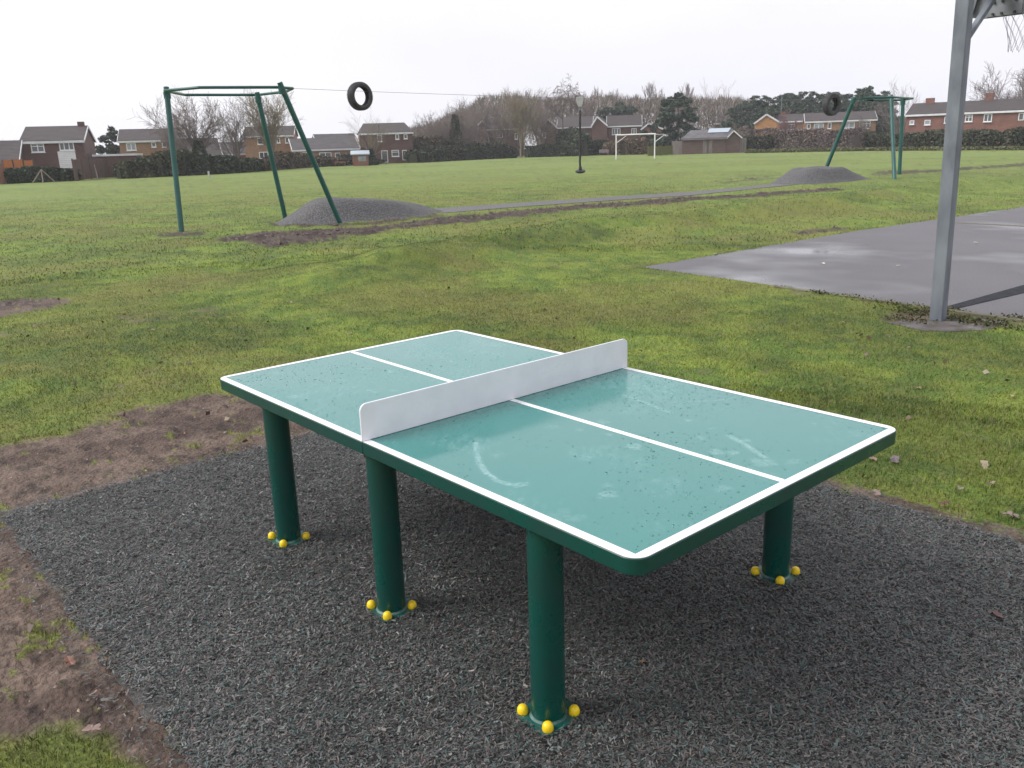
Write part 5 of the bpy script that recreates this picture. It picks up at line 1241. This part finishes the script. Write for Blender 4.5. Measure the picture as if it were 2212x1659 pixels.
evergreen('grey green evergreen right of the big pine', 1410, 150, 262, [(0,0,0.8,0.2),(-0.2,0,0.6,0.25),(0.2,0,0.55,0.25),(0,0,0.3,0.3)], 3000, 0.36, [(0.06,0.085,0.065),(0.045,0.07,0.052)], 6)
evergreen('upright dark evergreen behind the house at far left', 243, 122, 264, [(0.05,0,0.88,0.08),(0.08,0,0.75,0.13),(-0.05,0,0.68,0.15),(-0.1,0,0.5,0.2),(0.08,0,0.5,0.18),(0.02,0,0.3,0.22)], 3600, 0.36, [(0.045,0.07,0.055),(0.03,0.05,0.04),(0.07,0.095,0.07)], 7)
evergreen('low evergreen bush in front of the pavilion end of the houses', 1500, 142, 268, [(0,0,0.7,0.3),(0.3,0,0.5,0.3),(-0.3,0,0.4,0.35),(0.6,0,0.5,0.3),(0.9,0,0.45,0.28)], 5000, 0.34, PINE+LAUREL, 8)
evergreen('small rounded evergreen above the garden shed', 762, 122, 318, [(0,0,0.7,0.35),(0.3,0,0.5,0.3),(-0.4,0,0.5,0.3)], 1200, 0.3, OLIVE, 9)
evergreen('dark bush at the right end of the garden shed', 790, 113, 333, [(0,0,0.6,0.4),(0.2,0,0.3,0.4)], 900, 0.26, LAUREL, 10)
evergreen('tuft of evergreen behind the tan house roof', 362, 128, 300-26, [(0,0,0.9,0.08),(0.05,0,0.8,0.1)], 500, 0.3, LAUREL, 12)
# dark pine meshes for the wood at the right
pm = []
for sd in range(4):
    g0 = random.Random(50+sd); lob = [(g0.uniform(-.05,.05),0,0.93,0.07)]
    for i in range(13):
        z = g0.uniform(0.35, 0.9); w_ = 0.24*(1.05-z)+0.06; lob.append((g0.uniform(-1,1)*w_, g0.uniform(-1,1)*w_, z, g0.uniform(0.07,0.12)))
    cm = np_mesh('crown', *clumps(lob, 4200, 0.032, PINE, 60+sd, flat=0.6)); cm.materials.append(M['leaf'])
    tm = MB().tube([(0,0,-0.02),(0.01,0,0.4),(0,0,0.9)], [0.018,0.013,0.004], 6)
    mt_ = bpy.data.meshes.new('trunk'); mt_.from_pydata(tm.v, [], tm.f); mt_.materials.append(M['bark']); pm.append((mt_, cm))
ORD = ['first','second','third','fourth','fifth','sixth','seventh','eighth','ninth','tenth','eleventh','twelfth','thirteenth','fourteenth','fifteenth','sixteenth','seventeenth','eighteenth','nineteenth','twentieth']
def pine(u, d, vtop, i, wide, row='tall back row', k=0):
    q = D(u, 320, d); h = float(D(u, vtop, d)[2]); t = thing('pine_tree', 'dark pine, %s from the left in the %s of the pine wood' % (ORD[k], row), 'tree', (q[0], q[1], 0), i*1.7, 'pines on the right skyline'); t.scale = (h*wide, h*wide, h)
    for nm, me in zip(('trunk', 'crown'), pm[i % 4]): o = bpy.data.objects.new(nm, me); COL.objects.link(o); o.parent = t
prof_ = [(1575,228),(1600,222),(1625,205),(1650,204),(1675,202),(1700,196),(1725,196),(1750,194),(1775,193),(1800,193),(1822,200),(1848,186),(1862,184),(1880,200),(1898,196),(1340,205+12),(1365,226),(1310,228)]
prof_.sort()
kf = 0
for i, (u, vt) in enumerate(prof_):
    pine(u, 178+rg.uniform(-6,6), vt+rg.uniform(-2,3), i, 1.15, k=i)
    if 1580 < u < 1900:
        pine(u+12, 168+rg.uniform(-4,4), vt+16+rg.uniform(-3,6), i+1, 1.3, 'middle row', kf)
        pine(u+4, 160+rg.uniform(-4,4), vt+34+rg.uniform(-4,6), i+2, 1.5, 'low front row', kf); kf += 1
# brown twiggy mass of the wood
g = np.random.default_rng(77); n = 60000
uu = g.uniform(880, 1960, n); dd_ = g.uniform(180, 215, n)
topv = np.interp(uu, [880,950,1000,1060,1100,1200,1300,1400,1500,1600,1700,1960], [283,256,228,212,206,216,209,208,207,214,228,262])+ (fbm(uu, uu*0, 0.03, 5, 4)-0.5)*26
dirs = np.stack([(uu-PW/2)/FOC, np.ones(n), -(topv-PH/2)/FOC], -1) @ ROT.T
kk = dd_/np.hypot(dirs[:,0], dirs[:,1]); top = CAM+dirs*kk[:, None]
zz_ = top[:,2]*(g.random(n)**0.6)
hh = g.uniform(0.5, 1.6, n); ww = g.uniform(0.03, 0.10, n); aa = g.uniform(0, 2*PI, n); ln = g.normal(0, 0.35, (n,2))*hh[:, None]
p0 = np.stack([top[:,0], top[:,1], zz_-0.4], -1)
Vv = np.stack([p0-np.stack([np.cos(aa)*ww, np.sin(aa)*ww, aa*0], -1), p0+np.stack([np.cos(aa)*ww, np.sin(aa)*ww, aa*0], -1), p0+np.stack([ln[:,0], ln[:,1], hh], -1)], 1).reshape(-1,3)
c = pick([(0.21,0.165,0.145),(0.17,0.13,0.12),(0.24,0.19,0.155),(0.15,0.125,0.10),(0.11,0.115,0.08)], n, g)
k = np.arange(n)*3
tag(link('woodland', np_mesh('woodland', Vv, np.stack([k,k+1,k+2],-1), np.repeat(c,3,0)), M['leaf']), 'brown mass of leafless woodland behind the houses', 'woodland', kind='stuff')
# street lamp column above the bungalows, far right
q = D(1683, 320, 165)
LP = thing('street_lamp', 'thin grey lamp column standing above the bungalow roofs', 'street lamp', (q[0],q[1],0), 0)
MB().tube([(0,0,0),(0,0,float(D(1683,206,165)[2]))], 0.07, 8).build('column', M['galv'], LP)
zt = float(D(1683,206,165)[2]); MB().box(-0.5,0.1,-0.1,0.1,zt,zt+0.12).build('lamp_head', M['galv'], LP)
# ------------------------------------------------------------------ thin winter haze
hb = MB().box(-420, 330, -330, 420, -1.5, 60).build('haze', None)
HM = bpy.data.materials.new('haze_air'); HM.use_nodes = True; t_ = HM.node_tree; t_.nodes.clear()
pv = t_.nodes.new('ShaderNodeVolumePrincipled'); pv.inputs['Color'].default_value = (0.93,0.93,0.97,1); pv.inputs['Density'].default_value = 0.0006; pv.inputs['Anisotropy'].default_value = 0.2
ot = t_.nodes.new('ShaderNodeOutputMaterial'); t_.links.new(pv.outputs[0], ot.inputs['Volume'])
hb.data.materials.append(HM); tag(hb, kind='stuff')
